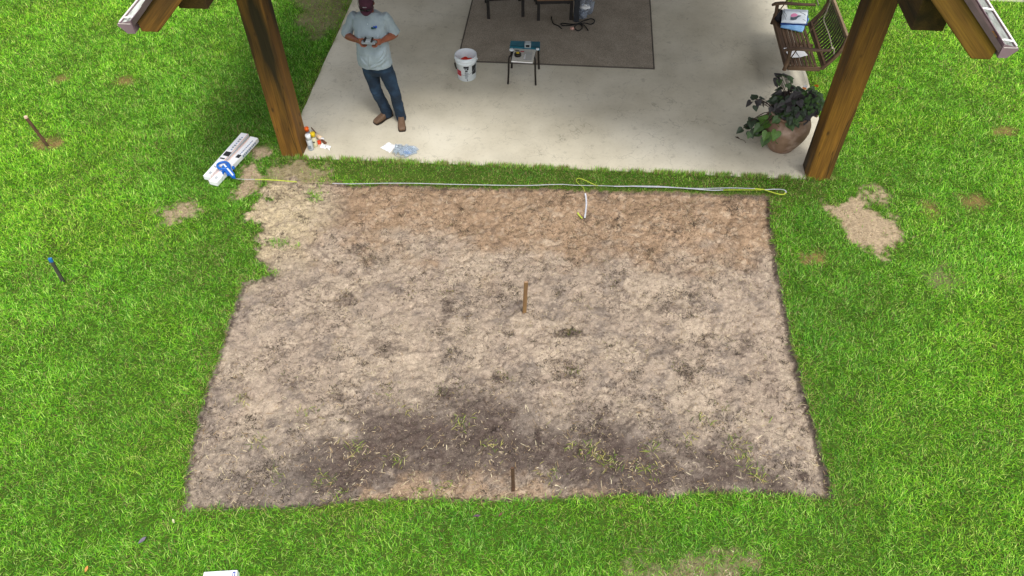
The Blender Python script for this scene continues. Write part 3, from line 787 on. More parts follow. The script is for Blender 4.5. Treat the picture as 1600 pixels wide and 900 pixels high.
MB().lathe([(.001, .0395), (.022, .0395), (.021, .042), (.001, .0425)], c + Vector((0, .008, 0)), 18).build('badge', m_yellow, tm)
MB().box(c + Vector((0, .058, .012)), (.05, .024, .02)).build('clip', m_black, tm, bevel=.004)

# ------------------------------------------------------------------ patio chairs (only seat fronts and legs reach the picture)
m_chair = pm('chair_frame', hexc('#1c1a18'), hexc('#2a2623'), 12, .6)
def chair(label, x0, y0, x1, y1, seatmat, zs, widen=None):
    a = Vector((x0, y0, 0)); b = Vector((x1, y1, 0)); u = (b - a).normalized(); v = Vector((-u.y, u.x, 0)); w = (b - a).length
    t = thing('patio_chair', label, 'chair', (a + b) / 2, 'chairs at the top of the rug')
    R_ = Matrix(((u.x, v.x, 0), (u.y, v.y, 0), (0, 0, 1)))
    for i, (p, q) in enumerate(((a, 0), (b, 0), (a, .5), (b, .5))):
        base = p + v * q; 
        wd = .045
        MB().box(base + Vector((0, 0, zs / 2 + .002)), (wd, .04, zs - .004), R_).build('leg', m_chair, t, bevel=.004)
    c = (a + b) / 2 + v * .25
    for q in (-.001, .501):
        MB().box((a + b) / 2 + v * q + Vector((0, 0, zs - .03)), (w - .046, .035, .055), R_).build('seat_rail', m_chair, t, bevel=.004)
    MB().box(c + Vector((0, 0, zs + .03)), (w + .06, .58, .06), R_).build('seat', seatmat, t, bevel=.015)
    for i, p in enumerate((a, b)):
        s = -1 if i == 0 else 1
        MB().box(p + u * s * .055 + v * .27 + Vector((0, 0, zs + .24)), (.05, .55, .03), R_).build('armrest', m_chair, t, bevel=.006)
        for q in (.02, .5): MB().box(p + u * s * .055 + v * q + Vector((0, 0, zs + .10)), (.04, .035, .25), R_).build('arm_post', m_chair, t, bevel=.004)
    MB().box(c + v * .31 + Vector((0, 0, zs + .32)), (w + .06, .06, .52), R_ @ Matrix.Rotation(math.radians(-12), 3, 'X')).build('backrest', seatmat, t, bevel=.02)
    return t
m_cushA = pm('black_cushion', hexc('#1f1e1e'), hexc('#2b2a29'), 20, .9)
m_cushB = pm('tan_cushion', hexc('#8a6a52'), hexc('#775843'), 10, .9)
chair('black patio chair, left one of the two standing on the rug', -1.40, 11.0, -.87, 11.10, m_cushA, .36)
chair('patio chair with tan seat, right one of the two standing on the rug', -.62, 11.0, -.12, 11.06, m_cushB, .34)
# tall dark case standing to the right of the tan chair
cs = thing('dark_case', 'narrow dark upright case between the tan chair and the plastic bag', 'case', (-.03, 11.03, 0))
MB().box((-.035, 11.08, .24), (.085, .2, .48)).build('case_body', pm('dark_grey_fabric', hexc('#26282b'), hexc('#303338'), 18, .85), cs, bevel=.015)
MB().box((-.035, 11.08, .485), (.05, .1, .012)).build('handle', m_black, cs, bevel=.004)

# plastic bag ----------------------------------------------------------
def crumple(name, mat, parent, c, r, n=20, m=14, amp=.25, seed=0, flatz=0.0):
    mb = MB(); rings = []
    for j in range(m + 1):
        th_ = math.pi * min(max(j / m, .02), .98); ring = []
        for k in range(n):
            d = Vector((math.sin(th_) * math.cos(2 * math.pi * k / n), math.sin(th_) * math.sin(2 * math.pi * k / n), -math.cos(th_)))
            q = 1 + amp * (mnoise.noise(d * 2.3 + Vector((seed, 0, 0))) * 1.3 + .8 * abs(mnoise.noise(d * 5.5 + Vector((0, seed, 0)))))
            v = Vector((d.x * r[0], d.y * r[1], d.z * r[2])) * q + Vector(c)
            v.z = max(v.z, flatz + .003)
            ring.append(v)
        rings.append(ring)
    mb.loft(rings); return mb.build(name, mat, parent)
def film(name, colr, alpha, rough=.15):
    m = bpy.data.materials.new(name); m.use_nodes = True; nt = m.node_tree; N = nt.nodes; L = nt.links
    b = N['Principled BSDF']; b.inputs['Base Color'].default_value = (*colr, 1); b.inputs['Roughness'].default_value = rough
    tr = N.new('ShaderNodeBsdfTransparent'); tr.inputs[0].default_value = (.93, .95, .97, 1); mx = N.new('ShaderNodeMixShader'); mx.inputs[0].default_value = alpha
    L.new(tr.outputs[0], mx.inputs[1]); L.new(b.outputs[0], mx.inputs[2]); L.new(mx.outputs[0], N['Material Output'].inputs[0]); return m
m_film = film('clear_film', hexc('#9aa3b2'), .42)
pb = thing('plastic_bag', 'crumpled clear plastic bag with white lump inside, standing on the rug by the cables', 'bag', (.07, 11.2, 0.012))
crumple('bag_film', m_film, pb, (.08, 11.24, .14), (.125, .10, .14), seed=3.3, amp=.35, flatz=.012)
crumple('bag_film', m_film, pb, (.03, 11.12, .07), (.09, .08, .07), seed=8.3, amp=.4, flatz=.012)
crumple('white_lump', m_paper, pb, (.085, 11.16, .17), (.075, .045, .035), seed=5.1, amp=.3)
cb = thing('cable_tangle', 'tangled black cable looped on the rug in front of the plastic bag', 'cable', (-.05, 10.9, .012))
m_cable = pm('black_rubber', hexc('#0d0d0e'), rough=.5)
def px2(lst, z=.02): return [g(740 + a / 7.273, b / 7.273, z) for a, b in lst]
MB().tube(smooth_path(px2([(885, 190), (890, 225), (905, 265), (935, 282), (965, 295), (1000, 325)]), 4), .0075, 8).build('cord', m_cable, cb, smooth=True)
MB().tube(smooth_path(px2([(1200, 265), (1120, 285), (1040, 292), (1000, 285), (992, 272), (1010, 264), (1060, 270), (1130, 275), (1200, 268), (1260, 262), (1330, 275), (1368, 255), (1370, 228), (1340, 213), (1290, 225), (1230, 245), (1190, 270)], .03), 4), .0085, 8).build('cord', m_cable, cb, smooth=True)
MB().tube(smooth_path(px2([(1190, 262), (1230, 290), (1230, 325), (1195, 348), (1160, 335), (1150, 305), (1175, 280), (1220, 275), (1260, 290), (1285, 320), (1300, 345)], .025), 4), .0085, 8).build('cord', m_cable, cb, smooth=True)
pk = thing('pink_lump', 'small pale pink object lying beside the cable loops', 'scrap', g(780 + 114, 44, .012))
crumple('lump', pm('pink_plastic', hexc('#d5a596')), pk, g(740 + 1120 / 7.273, 322 / 7.273, .03), (.032, .025, .018), seed=2.2, amp=.2, flatz=.012)

# ------------------------------------------------------------------ items at the foot of the left post
def spray(label, px, py, capc, bodym, h, r, lean=(0, 0), collar=True):
    c = g(px, py); t = thing('spray_can', label, 'spray can', c, 'spray cans by the left post')
    u = Vector((lean[0], lean[1], 1)).normalized()
    R_ = u.to_track_quat('Z', 'Y').to_matrix()
    def lat(prof):
        mb = MB(); rings = [[c + R_ @ Vector((a * math.cos(2 * math.pi * k / 20), a * math.sin(2 * math.pi * k / 20), z)) for k in range(20)] for a, z in prof]; mb.loft(rings); return mb
    lat([(r * .9, .002), (r, .006), (r, h * .68), (r * .97, h * .7)]).build('body', bodym, t, smooth=True)
    lat([(r * .97, h * .703), (r * .85, h * .74), (r * .8, h * .75)]).build('shoulder', pm('steel', hexc('#9a9da0'), rough=.3, metal=.8) if 'steel' not in bpy.data.materials else bpy.data.materials['steel'], t, smooth=True)
    lat([(r * .93, h * .753), (r * .95, h * .98), (r * .85, h), (.001, h)]).build('cap', capc, t, smooth=True)
    return t, c, R_
m_canw = pm('can_white', hexc('#cfd3d6'), hexc('#aeb6bd'), 9, .4)
m_cang = pm('can_grey', hexc('#59636e'), hexc('#8b949c'), 22, .4)
m_cany = pm('can_cream', hexc('#e6dfc0'), hexc('#d4cda8'), 16, .4)
spray('spray can with hollow orange cap, tucked against the post', 483, 219, m_orangep, m_cang, .20, .034)
t_, c_, R_ = spray('white and grey spray can, nearest the patio edge', 486.5, 233.5, pm('cap_white', hexc('#e4e6e8')), m_canw, .235, .036)
MB().box(c_ + Vector((0, -.0362, .06)), (.045, .001, .05)).build('can_label', m_greyprint, t_)
spray('slim dark grey can between the white can and the yellow one', 488.5, 227.5, m_cang, m_cang, .16, .02)
t_, c_, R_ = spray('cream spray can with yellow cap', 493, 228, m_yellow, m_cany, .21, .034)
MB().box(c_ + Vector((.004, -.0342, .085)), (.03, .001, .018)).build('can_label', m_print, t_)
ct = thing('caulk_tube', 'tan and white cardboard tube lying behind the yellow capped can', 'tube', g(500, 216))
MB().tube([g(494, 211, .04), g(503, 217, .03)], .028, 16).build('tube', pm('tan_card', hexc('#dcb98a'), hexc('#e8dcc8'), 12, .6), ct, smooth=True)
MB().tube([g(503.2, 217.1, .03), g(505, 218.4, .028)], [.028, .02], 16).build('tip', m_paper, ct, smooth=True)
rk = thing('marking_stick', 'brown wooden stick lying on the slab behind the cans', 'stick', g(500, 212))
MB().tube([g(486.5, 199.5, .06), g(497, 212, .05), g(504, 219.5, .03)], [.008, .010, .013], 8).build('shaft', pm('brown_stick', hexc('#7d5a3d'), hexc('#5f4430'), 30, .8), rk, smooth=True)
MB().tube([g(504, 219.5, .03), g(509, 224, .014)], [.015, .019], 8).build('handle', pm('brown_handle', hexc('#6b4630')), rk, smooth=True)
oc = thing('orange_cap', 'loose small orange cap lying right of the yellow capped can', 'cap', g(499, 224))
MB().lathe([(.001, 0), (.026, 0), (.028, .004), (.026, .034), (.018, .04), (.016, .03), (.001, .028)], g(499, 224), 18).build('cap_shell', pm('red_orange', hexc('#e04a1e')), oc, smooth=True)
def sheet(label, px, mat, name='paper_scrap', cat='paper', amp=.02, seed=0, nn=9, base=.004, group=None):
    """thin crumpled sheet over four ground pixels"""
    P = [g(*p, 0) for p in px]; c = sum(P, Vector()) / 4
    t = thing(name, label, cat, c, group)
    mb = MB(); vs = []
    for i in range(nn):
        for j in range(nn):
            u, v = i / (nn - 1), j / (nn - 1)
            p = (P[0] * (1 - u) + P[1] * u) * (1 - v) + (P[3] * (1 - u) + P[2] * u) * v
            h = abs(mnoise.noise(Vector((u * 3 + seed, v * 3, seed)))) * amp * 2 + amp * .6 * math.sin(u * math.pi) * math.sin(v * math.pi)
            vs.append(p + Vector((0, 0, base + h)))
    fs = [(i * nn + j, (i + 1) * nn + j, (i + 1) * nn + j + 1, i * nn + j + 1) for i in range(nn - 1) for j in range(nn - 1)]
    mb.add(vs, fs); o = mb.build('sheet', mat, t)
    s = o.modifiers.new('thick', 'SOLIDIFY'); s.thickness = .0012
    return t
sheet('crumpled white paper scrap nearer the spray cans', [(500, 231.5), (509, 233.5), (511, 228), (503, 226)], m_paper, amp=.02, seed=1)
sheet('crumpled white paper scrap farthest right of the spray cans', [(509, 232), (515, 236), (517.5, 230), (511, 228.5)], m_paper, amp=.03, seed=2)
sheet('white folded paper square lying at the patio edge', [(594, 231.5), (609, 239.5), (619, 228.5), (607, 222.8)], m_paper, name='paper_sheet', amp=.012, seed=3)
m_bluefilm = film('blue_film', hexc('#b4c3d2'), .36, .25)
bb = sheet('crumpled translucent blue plastic bag beside the white paper square', [(612, 241), (634, 246.5), (655, 234.5), (619, 226)], m_bluefilm, name='plastic_wrap', cat='bag', amp=.045, seed=4, nn=16)
Pn = [g(616, 243), g(623, 247), g(636, 247), g(644, 240)]
bb2 = MB().tube(smooth_path([p + Vector((0, 0, .02)) for p in Pn], 5), .003, 6); bb2.build('drawstring', m_greyprint, bb, smooth=True)
crumple('blue_fold', m_bluefilm, bb, g(636, 236, .03), (.10, .05, .03), seed=6.6, amp=.5, flatz=.004)
crumple('blue_fold', pm('blue_print', hexc('#6f90bd'), rough=.4), bb, g(636, 238, .03), (.05, .02, .015), seed=7.6, amp=.5, flatz=.004)
lf = thing('dry_leaf', 'curled brown leaf with stalk on the slab left of the terracotta pot', 'leaf', g(1153, 217))
mb = MB(); a, b_ = g(1148, 213.5, .01), g(1157, 218, .012); d = (b_ - a); s_ = Vector((-d.y, d.x, 0)).normalized() * .018
mb.add([a, a + d * .4 + s_ + Vector((0, 0, .01)), b_, a + d * .4 - s_ + Vector((0, 0, .012)), a + d * .4 + Vector((0, 0, -.004))], [(0, 1, 4), (1, 2, 4), (2, 3, 4), (3, 0, 4)])
m_dry = pm('dry_leaf_brown', hexc('#4c3a2a'), rough=.8)
mb.build('blade', m_dry, lf)
MB().tube(smooth_path([g(1157, 218, .012), g(1162, 219, .008), g(1165.5, 223, .006)], 4), .0025, 6).build('stalk', m_dry, lf, smooth=True)

# ------------------------------------------------------------------ long white boxes and the tape reel on the grass
def longbox(label, bl, br, tl, tr, ztop_=.03, zbot=-.03, orange=True):
    bl, br, tl, tr = [Vector(p) for p in (bl, br, tl, tr)]
    c = (bl + br + tl + tr) / 4; ax = ((tl + tr) - (bl + br)); L_ = ax.length / 2; ax.normalize(); w = ((br - bl).length + (tr - tl).length) / 2
    sd_ = Vector((ax.y, -ax.x)); 
    t = thing('long_box', label, 'box', (c.x, c.y, zbot), 'long white boxes on the grass')
    R_ = Matrix(((sd_.x, ax.x, 0), (sd_.y, ax.y, 0), (0, 0, 1)))
    C3 = Vector((c.x, c.y, 0)); h = ztop_ - zbot
    def P(u, v, z): return C3 + R_ @ Vector((u, v, 0)) + Vector((0, 0, z))
    MB().box(P(0, 0, zbot + h / 2), (w, L_, h), R_).build('carton', pm('white_card', hexc('#efefef'), hexc('#dedfe2'), 5, .7) if 'white_card' not in bpy.data.materials else bpy.data.materials['white_card'], t, bevel=.003)
    def mk(u, v, su, sv, mat, name='print_mark', z=ztop_ + .0012): MB().box(P(u, v, z), (su, sv, .002), R_).build(name, mat, t)
    return t, P, mk, R_, w, L_
m_bluegrey = pm('blue_grey_print', hexc('#6f86a8'), rough=.6)
m_tan = pm('orange_tape', hexc('#d0895a'), rough=.5)
t, P, mk, R_, w, L_ = longbox('long narrow white box with large black square, left of its twin', (-4.515, 6.985), (-4.42, 6.93), (-4.315, 7.87), (-4.225, 7.82))
mk(.008, .01, w * .8, .085, m_print, 'black_square'); mk(-.004, -.088, w * .62, .022, m_print, 'black_bar')
for k in range(7): mk(.012 - (k % 2) * .004, -.0 + .105 + k * .043, .018 + .006 * (k % 3), .02 + .008 * ((k * 2) % 3) / 2, m_greyprint if k % 3 else m_bluegrey)
for (u, v, a, b_) in ((-.004, -.255, .026, .005), (.008, -.262, .005, .02), (.028, -.262, .005, .018), (-.018, -.25, .005, .015)): mk(u, v, a, b_, m_print)
for k in range(4): mk(.004, -.36 - k * .012, .04, .006, m_greyprint)
mk(w / 2 - .006, 0, .006, L_ * .98, m_tan, 'orange_stripe')
t, P, mk, R_, w, L_ = longbox('long narrow white box with blue lettered side, nearer the post and under the blue reel', (-4.415, 6.905), (-4.31, 6.835), (-4.175, 7.80), (-4.075, 7.75))
mk(w * .24, .06, w * .45, .065, m_print, 'black_square')
for k in range(4): mk(.0, -.37 - k * .012, .04, .006, m_greyprint)
for (u, v, a, b_) in ((.0, -.26, .005, .03), (.012, -.247, .022, .005)): mk(u, v, a, b_, m_print)
for k in range(9):
    v = .11 + k * .034
    mk(w * .22, v, .014, .018 + .01 * (k % 3) / 2, m_bluegrey if k % 2 else m_greyprint)
    MB().box(P(w / 2 + .0012, v, .004), (.002, .02, .026), R_).build('side_print', m_bluegrey, t)
mk(-w / 2 + .008, 0, .004, L_ * .97, m_tan, 'orange_stripe'); mk(-w / 2 + .022, .03, .002, L_ * .8, m_tan, 'orange_stripe')

s_ = 9.47
def q(a, b_, z=.085): return g(310 + a / s_, 195 + b_ / s_, z)
tr_ = thing('tape_reel', 'blue open reel tape measure with its long tape run out along the dug patch', 'tape reel', q(430, 660, 0))
zr0 = .055
def flat(px, z, t, mat, name, par=tr_, bev=.004):
    Pq = [q(a, b_, z) for a, b_ in px]; mb = MB(); n = len(Pq)
    mb.add(Pq + [p + Vector((0, 0, t)) for p in Pq], [tuple(range(n))[::-1], tuple(range(n, 2 * n))] + [(i, (i + 1) % n, n + (i + 1) % n, n + i) for i in range(n)])
    return mb.build(name, mat, par, bevel=bev)
flat([(352, 640), (400, 600), (470, 618), (500, 690), (545, 745), (553, 800), (505, 795), (440, 745), (380, 700)], zr0, .03, m_blue, 'frame')
loop = [(430, 640), (345, 655), (290, 630), (285, 590), (330, 560), (400, 552), (450, 580), (460, 615)]
MB().tube(smooth_path([q(a, b_, zr0 + .03) for a, b_ in loop + [loop[0]]], 4), .0165, 8, flat=.9).build('handle', m_blue, tr_, smooth=True)
flat([(365, 590), (388, 580), (522, 742), (505, 758)], zr0 + .031, .006, m_wht, 'white_strip', bev=.001)
flat([(310, 612), (345, 572), (392, 575), (395, 598), (340, 628)], zr0 - .01, .02, m_paper, 'white_core', bev=.001)
flat([(495, 640), (540, 632), (535, 660), (505, 668)], zr0, .03, m_blue, 'crank_arm')
MB().tube([q(527, 645, zr0 + .03), q(527, 645, zr0 + .075)], .012, 10).build('crank_knob', m_blue, tr_, smooth=True)
flat([(350, 705), (385, 700), (380, 728), (358, 735)], zr0, .03, m_blue, 'side_lug')
flat([(420, 738), (448, 740), (455, 758), (430, 765)], zr0, .03, m_blue, 'side_lug')
# tape blade: yellow front, white back, twisting over
m_ty = pm('tape_yellow', hexc('#bccb45'), hexc('#a9ba3c'), 30, .45)
m_tw = pm('tape_white', hexc('#cdced6'), hexc('#b6b8c0'), 30, .4)
def tape(px, z, w, mat, par, name='tape_blade', n=6):
    pts = smooth_path([g(a, b_, (z if not hasattr(z, '__len__') else z[i])) for i, (a, b_) in enumerate(px)], n)
    mb = MB(); ribbon(mb, pts, w, .0012); return mb.build(name, mat, par, smooth=False)
tape([(368, 279.3), (380, 280), (399, 280.3)], [.05, .02, -.01], .006, m_tw, tr_)
tape([(398, 280.3), (415, 280.6), (440, 282.2), (464, 284.3)], [-.01, .02, .018, -.02], .016, m_ty, tr_)
tape([(463, 284.2), (480, 285), (500, 285.5), (520, 286.5)], [-.03, -.04, -.04, -.035], .006, pm('tape_edge', hexc('#b9a582'), rough=.6), tr_)
tape([(519, 286.6), (545, 287.2), (575, 286.8), (605, 286.2), (650, 286.4), (700, 287.8), (760, 289), (820, 289.8), (860, 288.4), (880, 288)], [-.01, 0, .005, .015, .01, 0, 0, 0, .01, .01], .010, m_tw, tr_)
tape([(879, 288), (900, 289.4), (930, 289.9), (960, 290.8)], [.01, 0, 0, 0], .008, m_tw, tr_)
tape([(959, 291), (985, 291), (1010, 291.8), (1040, 292.5), (1075, 294.5), (1110, 297), (1130, 296.8)], .004, .013, m_tw, tr_)
tape([(985, 290.4), (1030, 291), (1060, 293.2), (1095, 294.4), (1140, 293.6), (1180, 294.6)], .012, .009, m_tw, tr_)
tape([(1130, 296.8), (1160, 296.6), (1190, 296.8)], .006, .010, m_ty, tr_)
tape([(1178, 294.4), (1192, 296), (1204, 299.5), (1216, 303), (1224, 303.8), (1228, 301)], [.012, .01, .01, .02, .02, .03], .016, m_ty, tr_)
tape([(1228, 301.2), (1227.5, 298), (1222, 296), (1212, 295.6), (1195, 296.3)], [.03, .03, .02, .012, .01], .012, m_tw, tr_)
tape([(934, 290.6), (926, 287), (914, 281.5), (905, 278.4), (901.5, 279.5)], [.0, .03, .035, .03, .03], .010, m_ty, tr_)
tape([(901.5, 279.5), (900.5, 283), (905, 288), (911, 293), (914, 300)], [.03, .02, 0, 0, -.02], .004, m_ty, tr_)
tb = thing('tape_offcut', 'short white tape strip lying on brown soil below the long tape', 'tape', g(914, 322, -.06))
tape([(914.5, 302), (915.6, 308), (916.2, 318), (915.2, 330), (913.6, 340.5)], [-.03, -.045, -.045, -.05, -.055], .018, m_tw, tb)
tb2 = thing('tape_offcut', 'very short yellow tape strip beside the lower end of the white strip', 'tape', g(906, 336, -.06))
tape([(902.3, 332), (905, 336), (909.8, 341.3)], [-.03, -.045, -.05], .015, m_ty, tb2)
for o in (tb, tb2): o['group'] = 'short tape strips on the soil'

# ------------------------------------------------------------------ stakes
m_stk = pm('stake_wood', hexc('#6d5237'), hexc('#86683f'), 40, .8, .001, 60, stretch=(1, 1, .1))
m_stk2 = pm('stake_wood_dark', hexc('#6a4d35'), hexc('#3e3024'), 30, .8, .001, 60, stretch=(1, 1, .15))
m_stk3 = pm('stake_wood_grey', hexc('#4e4c40'), hexc('#3a3a32'), 30, .8, .001, 60, stretch=(1, 1, .15))
b0 = g(819, 489, -.08); t0 = W(822, 440.5, b0.y)
sk = thing('wooden_stake', 'flat brown wooden stake upright in the middle of the dug patch', 'stake', b0)
def post_between(a, b_, w, d, mat, name, par, rotz=0):
    z = (b_ - a).normalized(); x = Vector((math.cos(rotz), math.sin(rotz), 0)); y = z.cross(x).normalized(); x = y.cross(z)
    R_ = Matrix(((x.x, y.x, z.x), (x.y, y.y, z.y), (x.z, y.z, z.z)))
    return MB().box((a + b_) / 2, (w, d, (b_ - a).length), R_).build(name, mat, par, bevel=.002)
post_between(b0 - Vector((0, 0, .06)), t0, .040, .022, m_stk, 'shaft', sk, .15)
post_between(t0 + Vector((0, 0, -.001)), t0 + Vector((0, 0, .003)), .037, .019, pm('stake_cut', hexc('#a4866a')), 'cut_top', sk, .15)
b0 = g(802, 766, -.08); t0 = W(801, 731, b0.y)
sk = thing('wooden_stake', 'dark damp wooden stake in the dark soil near the lower grass edge', 'stake', b0)
post_between(b0 - Vector((0, 0, .06)), t0, .030, .018, pm('stake_damp', hexc('#604634'), hexc('#473325'), 30, .8), 'shaft', sk, -.1)
b0 = g(75, 228, -.05); t0 = W(41, 184, b0.y)
sk = thing('wooden_stake', 'brown wooden stake with pale cut top, upper one on the left lawn', 'stake', b0)
MB().tube([b0 - Vector((0, 0, .05)), b0 * .5 + t0 * .5, t0], .021, 12).build('shaft', m_stk2, sk, smooth=False)
MB().tube([t0, t0 + Vector((0, 0, .022))], [.0235, .021], 14).build('pale_top', pm('stake_pale', hexc('#d9b8a2'), hexc('#c9a48c'), 30), sk)
b0 = g(99, 441, -.05); t0 = W(78, 404, b0.y)
sk = thing('wooden_stake', 'dark stake with blue painted top, lower one on the left lawn', 'stake', b0)
post_between(b0 - Vector((0, 0, .05)), t0, .034, .022, m_stk3, 'shaft', sk, .3)
post_between(b0 * .13 + t0 * .87, t0 + Vector((0, 0, .003)), .037, .025, pm('blue_paint', hexc('#1f5f9e'), hexc('#2b77b5'), 30, .5), 'blue_top', sk, .3)

# ------------------------------------------------------------------ white carton at the lower edge
c = g(344, 893, .04)
cx = thing('white_carton', 'white carton with blue corner mark at the lower edge of the lawn', 'box', (c.x, c.y - .14, -.03))
a, b_ = g(318.5, 893.5, .04), g(371, 890.3, .04); u = (b_ - a); wd = u.length; u.normalize(); v = Vector((-u.y, u.x, 0))
R_ = Matrix(((u.x, v.x, 0), (u.y, v.y, 0), (0, 0, 1))); cc = (a + b_) / 2 - v * .15
MB().box((cc.x, cc.y, .003), (wd, .30, .075), R_).build('carton_body', bpy.data.materials['white_card'], cx, bevel=.004)
MB().box(Vector((cc.x, cc.y, .042)) + u * (wd / 2 - .022) + v * .10, (.022, .07, .002), R_).build('blue_mark', pm('blue_ink', hexc('#2a3a9a')), cx)
MB().box(Vector((cc.x, cc.y, .0435)) + u * (wd / 2 - .022) + v * .105, (.008, .04, .001), R_).build('white_letter', m_paper, cx)

# ------------------------------------------------------------------ potted plant
pc = Vector((2.665, 8.13, 0))
pot = thing('potted_plant', 'large terracotta pot of dark sweet potato vine beside the right post', 'potted plant', pc)
m_terra = pm('terracotta', hexc('#8f745f'), hexc('#745947'), 4, .8, .002, 40, c3=hexc('#b09788'), scale3=5, lo3=.52, hi3=.72)
MB().lathe([(.001, .003), (.155, .003), (.162, .012), (.175, .04), (.225, .13), (.265, .22), (.287, .31), (.284, .38), (.262, .44), (.232, .485), (.222, .505), (.235, .52), (.252, .53), (.255, .545), (.25, .553), (.236, .553), (.22, .54), (.212, .5), (.22, .46), (.001, .46)], pc, 48).build('pot', m_terra, pot, smooth=True)
MB().lathe([(.001, .50), (.1, .505), (.21, .495), (.215, .48)], pc, 24).build('potting_soil', pm('potting_soil', hexc('#2b211a'), hexc('#3a2d22'), 60, .95), pot)
def leafmat(name, a, b_):
    m = pm(name, hexc(a), hexc(b_), 14, .45, .0015, 50, spec=.4, rnd=True); return m
LM = [leafmat('leaf_dark', '#3a4a32', '#283326'), leafmat('leaf_purple', '#403b3c', '#2b2828'), leafmat('leaf_green', '#628538', '#46682a'), leafmat('leaf_mid', '#4b6634', '#354d29'), leafmat('leaf_small', '#44662c', '#36521f')]
def leafmesh(mat, k):
    # heart-shaped leaf, 1 unit long, folded along the midrib and drooping at the tip
    mb = MB()
    ol = [(0, 0), (.16, -.14), (.36, -.12), (.50, .08), (.46, .34), (.28, .62), (.10, .86), (0, 1.0)]
    mid = [(0, 0), (0, .14), (0, .36), (0, .62), (0, .86)]
    def zz(x, y): return .22 * abs(x) - .28 * y * y + .05 * math.sin(7 * y + k) * abs(x) * 2
    R1 = [Vector((x, y, zz(x, y))) for x, y in ol]; L1 = [Vector((-x, y, zz(x, y))) for x, y in ol]; Mv = [Vector((0, y, -.04 + zz(0, y))) for _, y in mid]
    for side, flip in ((R1, 0), (L1, 1)):
        fs = [(0, 1, 9), (1, 2, 9), (2, 3, 9), (3, 10, 9), (3, 4, 10), (4, 11, 10), (4, 5, 11), (5, 12, 11), (5, 6, 12), (6, 7, 12)]
        vs = side + Mv
        fs = [tuple(8 + (i - 8) if i > 7 else i for i in f) for f in fs]
        if flip: fs = [f[::-1] for f in fs]
        mb.add(vs, fs)
    o = mb.build('leaf', mat, None); me = o.data; bpy.data.objects.remove(o); 
    for p in me.polygons: p.use_smooth = True
    return me
LME = [leafmesh(m, i) for i, m in enumerate(LM)]
def put_leaf(kind, p, nrm, heading, size, name='leaf'):
    z = Vector(nrm).normalized(); y = Vector(heading); y = (y - z * y.dot(z)).normalized(); x = y.cross(z)
    o = bpy.data.objects.new(name, LME[kind]); COL.objects.link(o); o.parent = pot
    mt = Matrix(((x.x, y.x, z.x, 0), (x.y, y.y, z.y, 0), (x.z, y.z, z.z, 0), (0, 0, 0, 1))) @ Matrix.Diagonal((size, size, size, 1))
    mt.translation = Vector(p) - pc; o.matrix_local = mt
stems = MB()
rr_ = random.Random(5)
def cluster(c, r, n, kinds, smin, smax, root, stemr=.0035, every=3, lo=-.3):
    for i in range(n):
        while True:
            d = Vector((rr_.gauss(0, 1), rr_.gauss(0, 1), rr_.gauss(0, 1))).normalized()
            if d.z > lo: break
        f = rr_.uniform(.55, 1.05)
        p = Vector((c[0] + d.x * r[0] * f, c[1] + d.y * r[1] * f, c[2] + d.z * r[2] * f))
        nrm = d * .4 + Vector((rr_.uniform(-.35, .35), rr_.uniform(-.75, -.1), .8))
        hd = Vector((d.x, d.y, -.3)) + Vector((rr_.uniform(-.6, .6), rr_.uniform(-.6, .6), 0))
        s = rr_.uniform(smin, smax)
        put_leaf(rr_.choice(kinds), p, nrm, hd, s)
        if i % every == 0:
            m_ = (Vector(root) + p) / 2 + Vector((0, 0, .05))
            stems.tube(smooth_path([root, m_, p], 3), stemr, 5)
root = pc + Vector((0, 0, .5))
cluster((2.69, 8.15, .62), (.28, .23, .21), 150, [0, 1, 0, 1, 3], .075, .11, root, every=6)
cluster((2.62, 7.96, .56), (.17, .10, .08), 26, [0, 3, 3], .07, .1, root)
gcx = W(1203, 205, 7.98)
cluster((gcx.x + .02, 7.99, .36), (.17, .12, .15), 34, [2, 2, 3], .09, .13, pc + Vector((-.18, -.08, .52)), lo=-.8)
gl = W(1170, 198, 8.05); cluster((gl.x + .04, 8.05, gl.z), (.13, .10, .09), 20, [0, 3, 0], .08, .11, pc + Vector((-.2, 0, .52)), lo=-.8)
gl2 = W(1182, 160, 8.2); cluster((gl2.x, 8.2, gl2.z), (.11, .08, .06), 9, [1, 0], .07, .10, pc + Vector((-.2, 0, .52)), every=1, lo=-.8)
gt = W(1218, 125, 8.3); cluster((gt.x + .04, 8.3, gt.z), (.14, .08, .05), 12, [1, 1, 3], .06, .1, root, every=1)
# finer flowering plant on the right of the pot
fr = W(1268, 162, 8.05)
cluster((fr.x, 8.08, fr.z), (.16, .16, .16), 80, [4, 4, 3], .035, .06, pc + Vector((.14, 0, .5)), .0025, 4)
stems.build('stem', pm('stem_brown', hexc('#3a2c26'), rough=.7), pot, smooth=True)
for (px, py, wht) in ((1257, 138, 1), (1276, 134, 0), (1274, 181, 0)):
    p = W(px, py, 8.0); mb = MB()
    for k in range(12):
        a = k * 2.4; r_ = .018 * math.sqrt((k + .5) / 12) * 1.3
        mb.ball(p + Vector((r_ * math.cos(a), r_ * math.sin(a), .006 - r_ * .3)), (.008, .008, .005), None, 6, 4)
    mb.build('flower', pm('flower_orange', hexc('#e2801c')) if 'flower_orange' not in bpy.data.materials else bpy.data.materials['flower_orange'], pot, smooth=True)
    if wht:
        mb = MB()
        for k in range(5): mb.ball(p + Vector((.012 * math.cos(k * 1.3) + .012, .012 * math.sin(k * 1.3) + .02, .014)), (.016, .014, .008), None, 6, 4)
        mb.build('flower', m_paper, pot, smooth=True)

